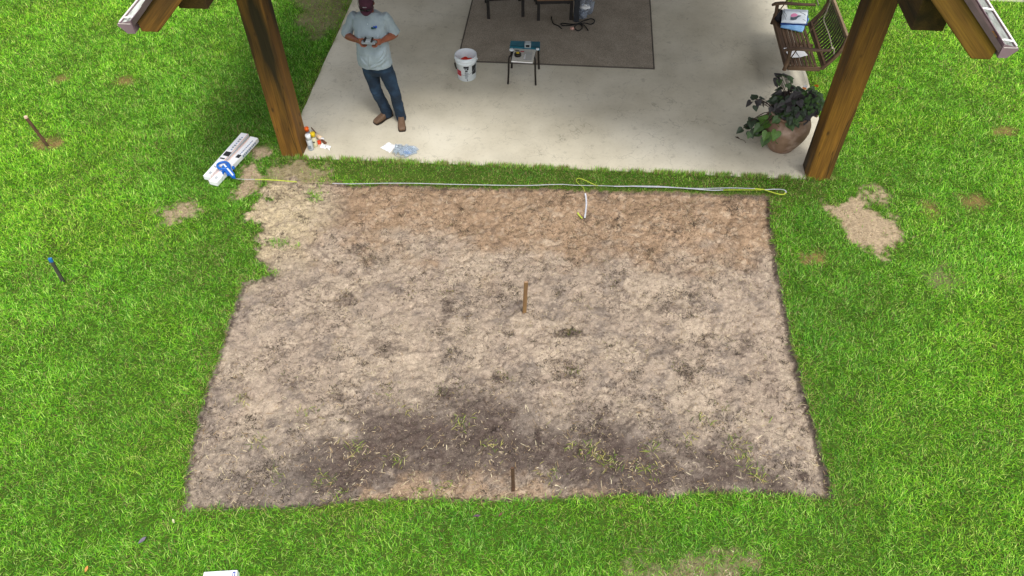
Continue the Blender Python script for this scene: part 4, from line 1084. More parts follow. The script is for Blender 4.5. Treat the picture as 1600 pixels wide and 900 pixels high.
# ------------------------------------------------------------------ porch swing
sw = thing('porch_swing', 'weathered brown slatted wooden porch swing hung by ropes at the right patio edge', 'swing', (3.0, 9.9, .4))
m_sw = pm('weathered_wood', hexc('#4a3728'), hexc('#6b523c'), 12, .75, .0015, 60, c3=hexc('#2c211a'), scale3=6, stretch=(1, .15, 1), rnd=True)
m_swx = pm('weathered_wood_across', hexc('#4a3728'), hexc('#6f5742'), 12, .75, .0015, 60, c3=hexc('#2c211a'), scale3=6, stretch=(.15, 1, 1), rnd=True)
m_swd = pm('weathered_wood_dark', hexc('#32281f'), hexc('#4a3d31'), 12, .75, .0015, 60, rnd=True)
m_swl = pm('bleached_wood', hexc('#9a8568'), hexc('#7f6b52'), 12, .75, .0015, 60, stretch=(1, .15, 1))
YN, YF, XF, XB, ZS = 9.30, 10.48, 2.80, 3.27, .45
nsl = 8
for k in range(nsl):
    x = XF + .028 + k * (XB - XF - .075) / nsl + .008
    dip = -.022 * math.sin(math.pi * (k + .5) / nsl)
    MB().box((x, (YN + YF) / 2, ZS + dip), (.040, YF - YN - .03, .018)).build('seat_slat', m_sw, sw, bevel=.003)
MB().box((XF - .002, (YN + YF) / 2, ZS - .02), (.028, YF - YN - .004, .07)).build('front_rail', m_sw, sw, bevel=.004)
MB().box((XB + .035, (YN + YF) / 2, ZS - .045), (.028, YF - YN - .07, .06)).build('back_rail', m_sw, sw, bevel=.004)
for y in (YN + .02, (YN + YF) / 2, YF - .02):
    MB().box(((XF + XB) / 2 + .008, y, ZS - .052), (XB - XF - .045, .035, .055)).build('cross_rail', m_swx, sw, bevel=.004)
def backp(t, off=0):   # profile of the reclined, curved back; t 0..1
    return (XB + .04 + .16 * t + .045 * math.sin(math.pi * t) + off, ZS - .01 + .42 * t)
nb_ = 15
for k in range(nb_):
    y = YN + .09 + k * (YF - YN - .18) / (nb_ - 1)
    pts = [Vector((backp(t)[0], y, backp(t)[1])) for t in (.02, .2, .4, .6, .8, .97)]
    mb = MB(); rings = []
    for p in pts: rings.append([p + Vector((0, -.018, 0)), p + Vector((0, .018, 0)), p + Vector((.012, .018, -.003)), p + Vector((.012, -.018, -.003))])
    mb.loft(rings); mb.build('back_slat', m_swd, sw)
for t_, w_, nm in ((1.0, .05, 'top_rail'), (0.0, .04, 'lower_back_rail')):
    x, z = backp(t_)
    MB().box((x + .005, (YN + YF) / 2, z), (.035, YF - YN - .02, w_)).build(nm, m_swl if t_ > .5 else m_sw, sw, bevel=.006)
for y in (YN + .03, YF - .03):
    pts = [Vector((backp(t)[0], y, backp(t)[1])) for t in (-.12, .1, .3, .5, .7, .9, 1.06)]
    mb = MB(); rings = []
    for p in pts: rings.append([p + Vector((-.02, -.018, 0)), p + Vector((-.02, .018, 0)), p + Vector((.025, .018, 0)), p + Vector((.025, -.018, 0))])
    mb.loft(rings); mb.build('back_stile', m_swx, sw, bevel=.003)
for y, s in ((YN - .005, -1), (YF + .005, 1)):
    pts = [(2.715, .665), (2.76, .685), (2.86, .70), (3.0, .694), (3.15, .688), (3.31, .69)]
    mb = MB(); rings = []
    for i, (x, z) in enumerate(pts):
        hw_ = (.022, .032, .034, .03, .026, .022)[i]
        rings.append([Vector((x, y - hw_, z - .012)), Vector((x, y + hw_, z - .012)), Vector((x, y + hw_, z + .012)), Vector((x, y - hw_, z + .012))])
    mb.loft(rings); mb.build('armrest', m_swx, sw, bevel=.006)
    MB().tube([(XF - .012, y, ZS - .075), (2.80, y, .56), (2.79, y, .68)], [(.03, .022), (.024, .02), (.026, .02)], 6, side=(1, 0, 0)).build('arm_post', m_swx, sw)
m_rope = pm('rope', hexc('#a49a8a'), hexc('#857a6a'), 60, .9, .001, 200)
m_rope2 = pm('rope_brown', hexc('#5a4634'), hexc('#6d5843'), 60, .9, .001, 200)
for y, s in ((YN - .01, 0), (YF + .01, 1)):
    J = Vector((3.12, 9.36, 1.31)) if s == 0 else Vector((3.10, 10.42, 1.31))
    MB().tube([(2.79, y, .46), (2.95, y + (.03 if s == 0 else -.03), .86), J], .008, 6).build('hanging_rope', m_rope2, sw, smooth=True)
    e = W(1300, 75, y + .05) if s == 0 else Vector((3.36, y, .68))
    mid = W(1287, 31, y + .04) if s == 0 else Vector((3.14, y, 1.0))
    MB().tube(smooth_path([e, (e + mid) / 2 + Vector((.012, 0, 0)), mid, (mid * .5 + J * .5) + Vector((0, 0, 0)), J], 4), .0085, 6).build('hanging_rope', m_rope, sw, smooth=True)
    if s == 0:
        MB().tube(smooth_path([e, W(1303.5, 77, y + .03), W(1302.5, 85, y + .02)], 4), .008, 6).build('rope_tail', m_rope, sw, smooth=True)
        MB().ball(e, .02, None, 8, 6).build('rope_knot', m_rope, sw, smooth=True)
    MB().tube([J, (3.05, J.y + .02, 2.63)], .010, 6).build('hanging_rope', m_rope, sw, smooth=True)
# folded clothes on the swing
def cloth_block(name, label, cat, px, z, h, mat, seed, puff=.012, side=None, layers=1):
    P_ = [g(*p, z) for p in px]; c = sum(P_, Vector()) / 4; t = thing(name, label, cat, c); n = 12
    for l in range(layers):
        mb = MB(); top = []; 
        for i in range(n + 1):
            row = []
            for j in range(n + 1):
                u, v = i / n, j / n
                p = (P_[0] * (1 - u) + P_[1] * u) * (1 - v) + (P_[3] * (1 - u) + P_[2] * u) * v
                ed = min(u, 1 - u, v, 1 - v)
                r_ = min(1, ed / .12); zt_ = h * (.45 + .55 * math.sqrt(max(0, 1 - (1 - r_) ** 2)))
                zt_ += puff * mnoise.noise(Vector((u * 4 + seed, v * 4, 0))) * r_
                wv = Vector((mnoise.noise(Vector((v * 3, seed, 0))), mnoise.noise(Vector((u * 3, 0, seed))), 0)) * .012
                row.append(p + wv + Vector((0, 0, zt_)))
            top.append(row)
        vs = [p for r in top for p in r]; N1 = n + 1
        fs = [(i * N1 + j, (i + 1) * N1 + j, (i + 1) * N1 + j + 1, i * N1 + j + 1) for i in range(n) for j in range(n)]
        rim = [(i, 0) for i in range(n)] + [(n, j) for j in range(n)] + [(i, n) for i in range(n, 0, -1)] + [(0, j) for j in range(n, 0, -1)]
        o0 = len(vs); vs += [Vector((top[i][j].x, top[i][j].y, z)) for i, j in rim]
        for a_ in range(len(rim)):
            b2 = (a_ + 1) % len(rim); i, j = rim[a_]; k, l2 = rim[b2]
            fs.append((i * N1 + j, k * N1 + l2, o0 + b2, o0 + a_))
        fs.append(tuple(range(o0, o0 + len(rim)))[::-1])
        mb.add(vs, fs); ob = mb.build('folded_cloth', mat, t, smooth=False)
    return t, c
m_ltblue = pm('light_blue_cloth', hexc('#6fa3d6'), hexc('#8fbce6'), 6, .9, .004, 18)
m_navy = pm('navy_cloth', hexc('#1b3a78'), hexc('#244a92'), 12, .9, .004, 18)
m_whc = pm('white_cloth', hexc('#dde4ea'), hexc('#c9d3dc'), 6, .9, .004, 14)
m_blkc = pm('black_cloth', hexc('#141418'), hexc('#22222a'), 12, .9, .006, 18)
zs0 = ZS + .012
cloth_block('folded_towel', 'light blue folded towel at the bottom of the pile on the swing', 'towel', [(1219, 43), (1253, 50.5), (1264, 30), (1222, 27)], zs0, .03, m_ltblue, 1.1)
cloth_block('folded_towel', 'navy folded towel between the light blue and white cloths', 'towel', [(1219.5, 38.5), (1261, 39.5), (1263, 24), (1221, 23)], zs0 + .032, .028, m_navy, 2.1)
t_, c_ = cloth_block('folded_shirt', 'white folded shirt with pink and grey print on top of the pile', 'shirt', [(1220.5, 35.5), (1259.5, 37.5), (1262.5, 17.5), (1223, 15.5)], zs0 + .062, .035, m_whc, 3.1, puff=.006)
def mark2(px, z, mat, name): 
    Pq = [g(*p, z) for p in px]; mb = MB(); n = len(Pq)
    mb.add(Pq + [p + Vector((0, 0, .002)) for p in Pq], [tuple(range(n))[::-1], tuple(range(n, 2 * n))] + [(i, (i + 1) % n, n + (i + 1) % n, n + i) for i in range(n)]); return mb.build(name, mat, t_)
zp = zs0 + .062 + .0395
mark2([(1235.5, 26), (1236, 23), (1239, 21.2), (1243, 21), (1247, 23.5), (1244, 25.4), (1240, 26.5)], zp, pm('pink_ink', hexc('#d985ac')), 'pink_print')
mark2([(1235.3, 27), (1240, 27.3), (1244, 26.2), (1247.5, 24), (1252.5, 24.5), (1247, 27), (1244, 30.5), (1239, 31.5), (1235.2, 31)], zp, pm('grey_ink', hexc('#55606b')), 'grey_print')
for (a_, b2) in (((1222.5, 20), (1228, 31)), ((1225.5, 18.5), (1229, 26)), ((1250, 18.8), (1259, 24)), ((1254, 30), (1259, 33))):
    MB().tube([g(*a_, zp), g((a_[0] + b2[0]) / 2 + 1, (a_[1] + b2[1]) / 2, zp), g(*b2, zp)], .0022, 5).build('line_print', bpy.data.materials['grey_ink'], t_)
tb_ = thing('black_garment', 'black garment draped over the front edge of the swing beside the pile', 'garment', (2.8, 10.35, ZS))
rem = MB()
for (px, py, z, r) in ((1217, 22, .50, (.05, .09, .03)), (1216, 29, .48, (.05, .08, .035)), (1213, 33, .43, (.03, .07, .06)), (1212.5, 26, .44, (.03, .09, .05)), (1219, 18, .51, (.05, .06, .03))):
    rem.ball(g(px, py, z), r, Matrix.Rotation(.2, 3, 'Z'), 12, 8)
ob = rem.build('draped_cloth', m_blkc, tb_); remesh(ob, .009, 3)
tx = bpy.data.textures.new('folds', 'CLOUDS'); tx.noise_scale = .05
dm = ob.modifiers.new('folds', 'DISPLACE'); dm.texture = tx; dm.strength = .03
wp = thing('paper_sheet', 'white paper sheets lying on the near end of the swing under its armrest', 'paper', g(1242, 83, zs0))
def flat2(px, z, t, mat, name, par):
    Pq = [g(*p, z) for p in px]; mb = MB(); n = len(Pq)
    mb.add(Pq + [p + Vector((0, 0, t)) for p in Pq], [tuple(range(n))[::-1], tuple(range(n, 2 * n))] + [(i, (i + 1) % n, n + (i + 1) % n, n + i) for i in range(n)]); return mb.build(name, mat, par)
flat2([(1224, 75.5), (1250, 74), (1262, 86.5), (1250, 89.5), (1234, 90.5)], zs0 + .0, .006, m_paper, 'sheet', wp)
flat2([(1243, 81.6), (1244, 81.2), (1249.5, 89), (1248.6, 89.3)], zs0 + .007, .001, m_print, 'fold_line', wp)

# ------------------------------------------------------------------ the man with the remote control
man = thing('person', 'man in grey blue polo shirt, jeans and maroon cap looking down at a remote control', 'person', (-2.40, 8.28, 0))
m_skin = pm('skin', hexc('#8c5640'), hexc('#7c4634'), 7, .55, .0006, 120, spec=.35)
m_shirt = pm('polo_knit', hexc('#98a6ad'), hexc('#8997a0'), 5, .9, .010, 11, sheen=.15, stretch=(1, 1, .55))
m_jean = pm('denim', hexc('#1b2d3f'), hexc('#142333'), 6, .9, .010, 13, c3=hexc('#2d4760'), scale3=4, lo3=.5, hi3=.72)
m_boot = pm('boot_leather', hexc('#5d4632'), hexc('#705743'), 9, .6, .001, 30)
m_sole = pm('boot_sole', hexc('#2a2119'), rough=.8)
m_cap = pm('maroon_cap', hexc('#4b2636'), hexc('#3d1f2c'), 20, .9)
m_capw = pm('white_mesh', hexc('#c9c9d2'), hexc('#b5b5c0'), 60, .9)
m_ctrl = pm('controller_grey', hexc('#8f979d'), hexc('#80888e'), 10, .5)
HC = Vector((-2.470, 8.225, 1.715))                      # head centre
F = Vector((.03, -.80, -.60)).normalized(); Rx = Vector((1, .04, 0)); Rx = (Rx - F * Rx.dot(F)).normalized(); U = Rx.cross(F).normalized()
if U.z < 0: U = -U
HM = Matrix(((Rx.x, F.x, U.x), (Rx.y, F.y, U.y), (Rx.z, F.z, U.z)))
def hp(x, y, z): return HC + HM @ Vector((x, y, z))
body = MB()
body.ball(HC, (.076, .096, .105), HM, 20, 14)
body.ball(hp(0, .028, -.065), (.058, .068, .062), HM, 16, 10)         # jaw
body.ball(hp(0, .075, -.105), (.024, .020, .018), HM, 10, 8)          # chin
body.ball(hp(0, .107, -.035), (.013, .018, .022), HM, 10, 8)          # nose
body.tube([hp(0, .092, 0), hp(0, .112, -.035)], [.009, .013], 8)
body.ball(hp(0, .092, -.072), (.024, .009, .007), HM, 10, 8)          # lips
for s in (-1, 1):
    body.ball(hp(s * .078, -.008, -.025), (.010, .02, .032), HM, 10, 8)  # ears
    body.ball(hp(s * .032, .086, .012), (.024, .012, .009), HM, 8, 6)    # brow
NB = Vector((-2.488, 8.30, 1.50))
body.tube([NB, NB * .5 + hp(0, -.03, -.05) * .5, hp(0, -.02, -.03)], [.07, .06, .058], 14)
# torso under the clothes
def tring(cx, cy, z, rx, ry, n=24, sq=2.4):
    r = []
    for k in range(n):
        a = 2 * math.pi * k / n; ca, sa = math.cos(a), math.sin(a)
        r.append(Vector((cx + rx * math.copysign(abs(ca) ** (2 / sq), ca), cy + ry * math.copysign(abs(sa) ** (2 / sq), sa), z)))
    return r
body.loft([tring(-2.49, 8.29, .84, .12, .06), tring(-2.49, 8.28, .95, .15, .09), tring(-2.49, 8.25, 1.1, .17, .125), tring(-2.49, 8.27, 1.3, .17, .11), tring(-2.49, 8.30, 1.45, .17, .09), tring(-2.488, 8.30, 1.52, .10, .07)])
SHR, SHL = Vector((-2.685, 8.31, 1.485)), Vector((-2.295, 8.31, 1.49))
ELR, ELL = Vector((-2.825, 8.33, 1.225)), Vector((-2.215, 8.34, 1.255))
WRR, WRL = Vector((-2.60, 8.085, 1.295)), Vector((-2.325, 8.085, 1.305))
for a, e, w_ in ((SHR, ELR, WRR), (SHL, ELL, WRL)):
    body.tube([a, a * .5 + e * .5, e], [.05, .048, .042], 14)
    d = (w_ - e)
    body.tube([e - d * .05, e + d * .22, e + d * .55, e + d * .85, w_], [.040, .047, .040, .029, .027], 14)
    body.ball(e, .042, None, 12, 8)
# legs inside the jeans
HPR, HPL = Vector((-2.585, 8.29, .86)), Vector((-2.395, 8.28, .86))
KNR, KNL = Vector((-2.555, 8.30, .46)), Vector((-2.295, 8.24, .49))
ANR, ANL = Vector((-2.475, 8.375, .09)), Vector((-2.275, 8.305, .09))
for h_, k_, a_ in ((HPR, KNR, ANR), (HPL, KNL, ANL)):
    body.tube([h_, h_ * .4 + k_ * .6, k_, k_ * .6 + a_ * .4, a_], [.075, .06, .045, .045, .03], 14)
# hands: palms hold the two ends of the controller, thumbs on top
CT = Vector((-2.452, 8.005, 1.345))                      # controller centre
cu = Vector((1, 0, 0)); cn = Vector((0, -.02, .9998)); cv = cn.cross(cu)    # cn: face normal towards his eyes, cv: away from him
if cv.y > 0: cv = -cv
for s, wr in ((-1, WRR), (1, WRL)):
    side = cu * s
    grip = CT + side * .098 - cn * .012 - cv * .012
    palm_c = (wr * .38 + grip * .62) + side * .008
    body.tube([wr, wr * .5 + palm_c * .5, palm_c], [(.027, .021), (.036, .019), (.042, .017)], 12, side=cn)
    body.tube([palm_c, grip + side * .006], [(.042, .017), (.036, .014)], 12, side=cn)
    for k in range(4):                                   # fingers curl below the body of the controller
        off = (1.5 - k) * .020
        ln = (.95, 1.05, 1.0, .8)[k]
        kn = grip + cv * (off + .008) - cn * .004 + side * .004
        p1 = kn - cn * .030 * ln - side * .010 + cv * .004
        p2 = p1 - side * .034 * ln - cn * .010
        p3 = p2 - side * .024 * ln + cn * .008
        body.tube([kn, p1, p2, p3], [.0105, .0098, .009, .0075], 8); body.ball(p3, .0076, None, 8, 6)
    tb0 = palm_c + cn * .014 - cv * .012                  # thumb leaves the side of the palm
    t1 = grip + cn * .030 - side * .012 - cv * .004; t2 = grip + cn * .036 - side * .044 + cv * .004
    body.tube([tb0, t1, t2], [.0135, .0115, .0095], 8); body.ball(t2, .0096, None, 8, 6)
bo = body.build('body', m_skin, man); remesh(bo, .0052, 3, .5)
# eyes and hair under the cap
for s in (-1, 1):
    MB().ball(hp(s * .031, .084, -.008), .0115, None, 10, 8).build('eye', pm('eye_white', hexc('#d8d2cc'), rough=.3) if 'eye_white' not in bpy.data.materials else bpy.data.materials['eye_white'], man, smooth=True)
hair = MB(); hair.ball(hp(0, -.03, -.018), (.081, .076, .085), HM, 18, 12); hair.build('hair', pm('dark_hair', hexc('#2a1f18'), hexc('#3a2c22'), 80, .8), man, smooth=True)
# cap: crown of two colours, visor, sunglasses resting on it
def crown(a0, a1, mat, name, rr=1.0, n=18, m=8):
    mb = MB(); rings = []
    for j in range(m + 1):
        th_ = (math.pi / 2) * (1 - j / m) ; ring = []
        for k in range(n + 1):
            a = math.radians(a0 + (a1 - a0) * k / n)
            rx, ry, rz = .088 * rr, .108 * rr, .098 * rr
            ring.append(hp(rx * math.sin(max(th_, .02)) * math.cos(a), ry * math.sin(max(th_, .02)) * math.sin(a) , .018 + rz * math.cos(th_)))
        rings.append(ring)
    vs = [v for r in rings for v in r]; N1 = n + 1
    mb.add(vs, [(j * N1 + k, j * N1 + k + 1, (j + 1) * N1 + k + 1, (j + 1) * N1 + k) for j in range(m) for k in range(n)])
    o = mb.build(name, mat, cap_, smooth=True); s = o.modifiers.new('thick', 'SOLIDIFY'); s.thickness = .002; return o
cap_ = MB().lathe([(.001, .112), (.007, .112), (.008, .109), (.006, .107)], (0, 0, 0), 10)
cap_.v = [tuple(hp(v[0], v[1], v[2] + .006)) for v in cap_.v]
cap_ = cap_.build('cap', m_cap, man, smooth=True)
crown(-4, 184, m_cap, 'front_panel', 1.008)
crown(183, 357, m_capw, 'mesh_panel')
mb = MB(); n = 12; vs = []; 
for i in range(n + 1):
    a = math.radians(20 + 140 * i / n)
    for tt in (0, .5, 1):
        r_ = (0, .107 + tt * .058 * math.sin(a) ** .2)
        vs.append(hp((.087 + .006 * tt) * math.cos(a), r_[1] * math.sin(a), .020 - .014 * tt - .016 * (math.cos(a) ** 2) * tt))
mb.add(vs, [(i * 3 + j, (i + 1) * 3 + j, (i + 1) * 3 + j + 1, i * 3 + j + 1) for i in range(n) for j in range(2)])
vz = mb.build('visor', m_cap, cap_, smooth=True); sdm = vz.modifiers.new('thick', 'SOLIDIFY'); sdm.thickness = .004
for s in (-1, 1):
    MB().ball(hp(s * .036, .118, .052), (.030, .010, .017), HM @ Matrix.Rotation(s * -.25, 3, 'Z'), 12, 8).build('sunglass_lens', pm('black_lens', hexc('#0b0c0f'), rough=.12) if 'black_lens' not in bpy.data.materials else bpy.data.materials['black_lens'], cap_, smooth=True)
    MB().tube([hp(s * .066, .10, .055), hp(s * .09, .04, .045), hp(s * .092, -.02, .04)], .003, 6).build('sunglass_arm', m_black, cap_, smooth=True)
mb = MB(); mb.tube([hp(-.012, .123, .056), hp(0, .126, .058), hp(.012, .123, .056)], .003, 6); mb.build('sunglass_bridge', m_black, cap_, smooth=True)
mb = MB()
for i, (x, z) in enumerate(((-.022, .080), (-.012, .088), (-.002, .083), (.008, .086), (.018, .080), (-.014, .077), (.004, .076))):
    mb.ball(hp(x, .094, z - .004), (.006, .004, .003), HM, 6, 4)
mb.build('cap_emblem', pm('emblem_thread', hexc('#a9a4a8')), cap_, smooth=True)
# shirt
sh = MB()
sh.loft([tring(-2.492, 8.262, .885, .212, .150), tring(-2.492, 8.255, .93, .210, .155), tring(-2.49, 8.245, 1.02, .207, .163), tring(-2.49, 8.24, 1.12, .200, .165), tring(-2.49, 8.25, 1.22, .196, .152),
         tring(-2.49, 8.265, 1.34, .204, .138), tring(-2.49, 8.285, 1.43, .210, .126), tring(-2.49, 8.30, 1.49, .205, .108), tring(-2.489, 8.305, 1.53, .165, .092), tring(-2.488, 8.305, 1.555, .115, .082), tring(-2.486, 8.30, 1.57, .078, .074)])
for a, e, s in ((SHR, ELR, -1), (SHL, ELL, 1)):
    d = e - a
    sh.tube([a - d * .12 + Vector((-s * .02, 0, .0)), a + d * .15, a + d * .5, a + d * .9, a + d * .98], [.058, .064, .067, .072, .073], 18)
    sh.ball(a + Vector((s * -.01, 0, -.005)), (.068, .066, .062), None, 14, 10)
def fpt(x, z, cx=-2.49, o=.0):
    prof = [(.885, 8.262, .212, .150), (1.02, 8.245, .207, .163), (1.12, 8.24, .200, .165), (1.22, 8.25, .196, .152), (1.34, 8.265, .204, .138), (1.43, 8.285, .210, .126)]
    for i in range(len(prof) - 1):
        if prof[i][0] <= z <= prof[i + 1][0]:
            t = (z - prof[i][0]) / (prof[i + 1][0] - prof[i][0]); cy, rx, ry = [prof[i][j] * (1 - t) + prof[i + 1][j] * t for j in (1, 2, 3)]
            return Vector((x, cy - ry * max(0, 1 - abs((x - cx) / rx) ** 2.4) ** (1 / 2.4) - o, z))
for a, b_ in (((-2.31, 1.10), (-2.44, .99)), ((-2.31, 1.04), (-2.46, .94)), ((-2.33, 1.16), (-2.41, 1.05)), ((-2.64, 1.08), (-2.56, .95)), ((-2.36, 1.36), (-2.42, 1.24)), ((-2.33, 1.30), (-2.38, 1.17)), ((-2.62, 1.36), (-2.57, 1.25)), ((-2.655, 1.28), (-2.61, 1.17)), ((-2.50, 1.10), (-2.52, .93)), ((-2.42, .99), (-2.52, .91))):
    n_ = 6; sh.tube([fpt(a[0] + (b_[0] - a[0]) * i / n_, a[1] + (b_[1] - a[1]) * i / n_) for i in range(n_ + 1)], [.006, .012, .016, .017, .015, .011, .006], 8)
so_ = sh.build('shirt', m_shirt, man); remesh(so_, .0065, 3, .5)
tx2 = bpy.data.textures.new('wrinkles', 'CLOUDS'); tx2.noise_scale = .12; tx2.noise_depth = 2
dm = so_.modifiers.new('wrinkles', 'DISPLACE'); dm.texture = tx2; dm.strength = .030; dm.mid_level = .5
# long folds in the cloth
def fold(a, b_, r, mat=m_shirt):
    mid = (a + b_) / 2 + Vector((0, -.004, -.004))
    return MB().tube(smooth_path([a, mid, b_], 4), [.001] + [r] * 7 + [.001], 8, flat=.5)
# collar, placket, chest emblem
for s in (-1, 1):
    mb = MB(); c1 = Vector((-2.486, 8.30, 1.548))
    pts = [c1 + Vector((s * .070 * math.sin(a), -.072 * math.cos(a), .012)) for a in (.15, .6, 1.2, 1.9, 2.6, 3.14)]
    low = [c1 + Vector((s * (.088 * math.sin(a) + .006), -.105 * math.cos(a), -.014 - (.03 if a < .7 else .0))) for a in (.25, .65, 1.2, 1.9, 2.6, 3.14)]
    mb.add(pts + low, [(i, i + 1, 7 + i, 6 + i) for i in range(5)])
    o = mb.build('collar', m_shirt, man, smooth=True); k = o.modifiers.new('thick', 'SOLIDIFY'); k.thickness = .004
pl = [Vector((-2.482, 8.30 - y, z)) for y, z in ((.100, 1.53), (.128, 1.485), (.141, 1.42), (.146, 1.36))]
for i in range(3):
    MB().ball(pl[i + 1] + Vector((0, -.004, -.01)), (.006, .003, .006), None, 8, 6).build('button', m_wht, man, smooth=True)
lg = Vector((-2.405, 8.142, 1.44))
for dx, dz, sx, sz, mat in ((-.018, 0, .030, .010, 'emblem_dark'), (.012, .004, .016, .012, 'emblem_dark'), (.026, .014, .018, .018, 'emblem_blue'), (.0, .016, .012, .006, 'emblem_blue')):
    m_ = bpy.data.materials.get(mat) or pm(mat, hexc('#1c4a45') if mat == 'emblem_dark' else hexc('#2456c0'))
    MB().box(lg + Vector((dx, .012 * (dz * 10) + .008 * (dx * 10), dz)), (sx, .022, sz), Matrix.Rotation(math.radians(16), 3, 'X')).build('chest_emblem', m_, man)
# jeans
jn = MB()
jn.loft([tring(-2.49, 8.285, .75, .150, .105), tring(-2.49, 8.28, .82, .188, .130), tring(-2.49, 8.275, .90, .186, .134), tring(-2.49, 8.27, .98, .178, .125)])
for h_, k_, a_, s in ((HPR, KNR, ANR, -1), (HPL, KNL, ANL, 1)):
    low = a_ + Vector((0, .004, -.055))
    jn.tube([h_ + Vector((0, 0, .02)), h_ * .75 + k_ * .25 , h_ * .35 + k_ * .65, k_, k_ * .62 + a_ * .38, k_ * .25 + a_ * .75, low + Vector((0, 0, .03)), low],
            [(.098, .112), (.098, .108), (.084, .090), (.073, .076), (.070, .073), (.068, .074), (.068, .080), (.066, .080)], 20, side=(1, 0, 0))
for h_, k_, a_ in ((HPR, KNR, ANR), (HPL, KNL, ANL)):
    for (t, dx) in ((.06, .0), (.12, .02), (.45, -.01), (.52, .015), (.86, .0), (.91, .012), (.95, -.01)):
        c_ = (h_ * (1 - t / .5) + k_ * (t / .5)) if t < .5 else (k_ * (1 - (t - .5) / .5) + a_ * ((t - .5) / .5))
        rr = (.098 - .05 * t) if t < .5 else .071
        jn.tube([c_ + Vector((rr * math.sin(a), -rr * 1.06 * math.cos(a), dx + .03 * math.sin(a * 1.3 + t * 9))) for a in (-1.1, -.6, 0, .5, 1.0)], [.004, .010, .012, .009, .004], 7)
jo = jn.build('jeans', m_jean, man); remesh(jo, .0065, 3, .5)
tx3 = bpy.data.textures.new('denim_folds', 'CLOUDS'); tx3.noise_scale = .10; tx3.noise_depth = 2
dm = jo.modifiers.new('folds', 'DISPLACE'); dm.texture = tx3; dm.strength = .022
# square-toed boots
def boot(heel, toe, label=None):
    heel = Vector(heel); toe = Vector(toe); d = (toe - heel); L_ = d.length; d.normalize(); s = Vector((-d.y, d.x, 0))
    def ring(t, w, h, z0=.018, n=16, sq=3):
        r = []
        for k in range(n):
            a = 2 * math.pi * k / n; ca, sa = math.cos(a), math.sin(a)
            x = w * math.copysign(abs(ca) ** (2 / sq), ca); z = z0 + (h / 2) * (1 + math.copysign(abs(sa) ** (2 / sq), sa))
            r.append(heel + d * (t * L_) + s * x + Vector((0, 0, z)))
        return r
    mb = MB(); mb.loft([ring(.0, .022, .06), ring(.03, .034, .085), ring(.15, .038, .13), ring(.30, .038, .135), ring(.42, .040, .105), ring(.55, .045, .078), ring(.72, .051, .060), ring(.88, .048, .046), ring(.97, .040, .034), ring(1.0, .032, .022)])
    b_ = mb.build('boot', m_boot, man, smooth=True)
    mb = MB()
    outl = [(0, .024), (.03, .036), (.2, .038), (.42, .036), (.6, .047), (.75, .054), (.9, .051), (1.0, .040), (1.012, .0)]
    P2 = [heel + d * (t * L_) + s * w_ for t, w_ in outl] + [heel + d * (t * L_) - s * w_ for t, w_ in outl[:-1][::-1]]
    n = len(P2); mb.add([p + Vector((0, 0, .002)) for p in P2] + [p + Vector((0, 0, .021)) for p in P2], [tuple(range(n))[::-1], tuple(range(n, 2 * n))] + [(i, (i + 1) % n, n + (i + 1) % n, n + i) for i in range(n)])
    mb.build('sole', m_sole, b_)
boot((-2.425, 8.425, 0), (-2.615, 8.20, 0))
boot((-2.285, 8.355, 0), (-2.222, 8.065, 0))
# remote control held in both hands
rc_ = thing('remote_control', 'grey remote control with two dark uprights held in both hands by the man', 'remote control', CT)
CM = Matrix(((cu.x, cv.x, cn.x), (cu.y, cv.y, cn.y), (cu.z, cv.z, cn.z)))
MB().box(CT, (.165, .095, .030), CM).build('housing', m_ctrl, rc_, bevel=.010)
MB().box(CT + cn * .017 + cv * .008, (.075, .062, .006), CM).build('screen_panel', pm('panel_grey', hexc('#a9b3b8'), rough=.25), rc_, bevel=.002)
for s in (-1, 1):
    MB().box(CT + cu * s * .042 + cn * .026 + cv * .004, (.019, .088, .020), CM).build('upright', m_black, rc_, bevel=.003)
    MB().tube([CT + cu * s * .062 + cn * .014, CT + cu * s * .062 + cn * .026], .007, 10).build('thumb_stick', m_black, rc_, smooth=True)

# ------------------------------------------------------------------ loose things lying on the lawn
def litter_leaf(px, py, colr, label, size=.05):
    p = g(px, py, .0); t = thing('fallen_leaf', label, 'leaf', p, 'fallen leaves on the lawn')
    a = random.random() * 6; u = Vector((math.cos(a), math.sin(a), .1)) * size; v = Vector((-math.sin(a), math.cos(a), .1)) * size * .4
    mb = MB(); mb.add([p - u, p - u * .3 + v, p + u * .4 + v * .7 + Vector((0, 0, .008)), p + u, p + u * .3 - v, p - u * .4 - v * .8, p + Vector((0, 0, -.006))],
                      [(i, (i + 1) % 6, 6) for i in range(6)])
    mb.build('blade', pm('leaf_' + colr, hexc('#' + colr), rough=.8), t)
litter_leaf(135, 889, 'c98a4a', 'orange brown fallen leaf on the lawn near the lower left corner', .028)
litter_leaf(222, 844, '6a6270', 'grey purple fallen leaf on the lawn left of the white carton', .04)
litter_leaf(271, 814, 'bdbd92', 'pale straw coloured leaf on the lawn just left of the dug patch corner', .028)
litter_leaf(745, 806, '5a4550', 'dark purple leaf on the grass below the middle of the dug patch', .035)
litter_leaf(782, 804, '6b4a3c', 'dark brown leaf right of the purple one below the dug patch', .03)
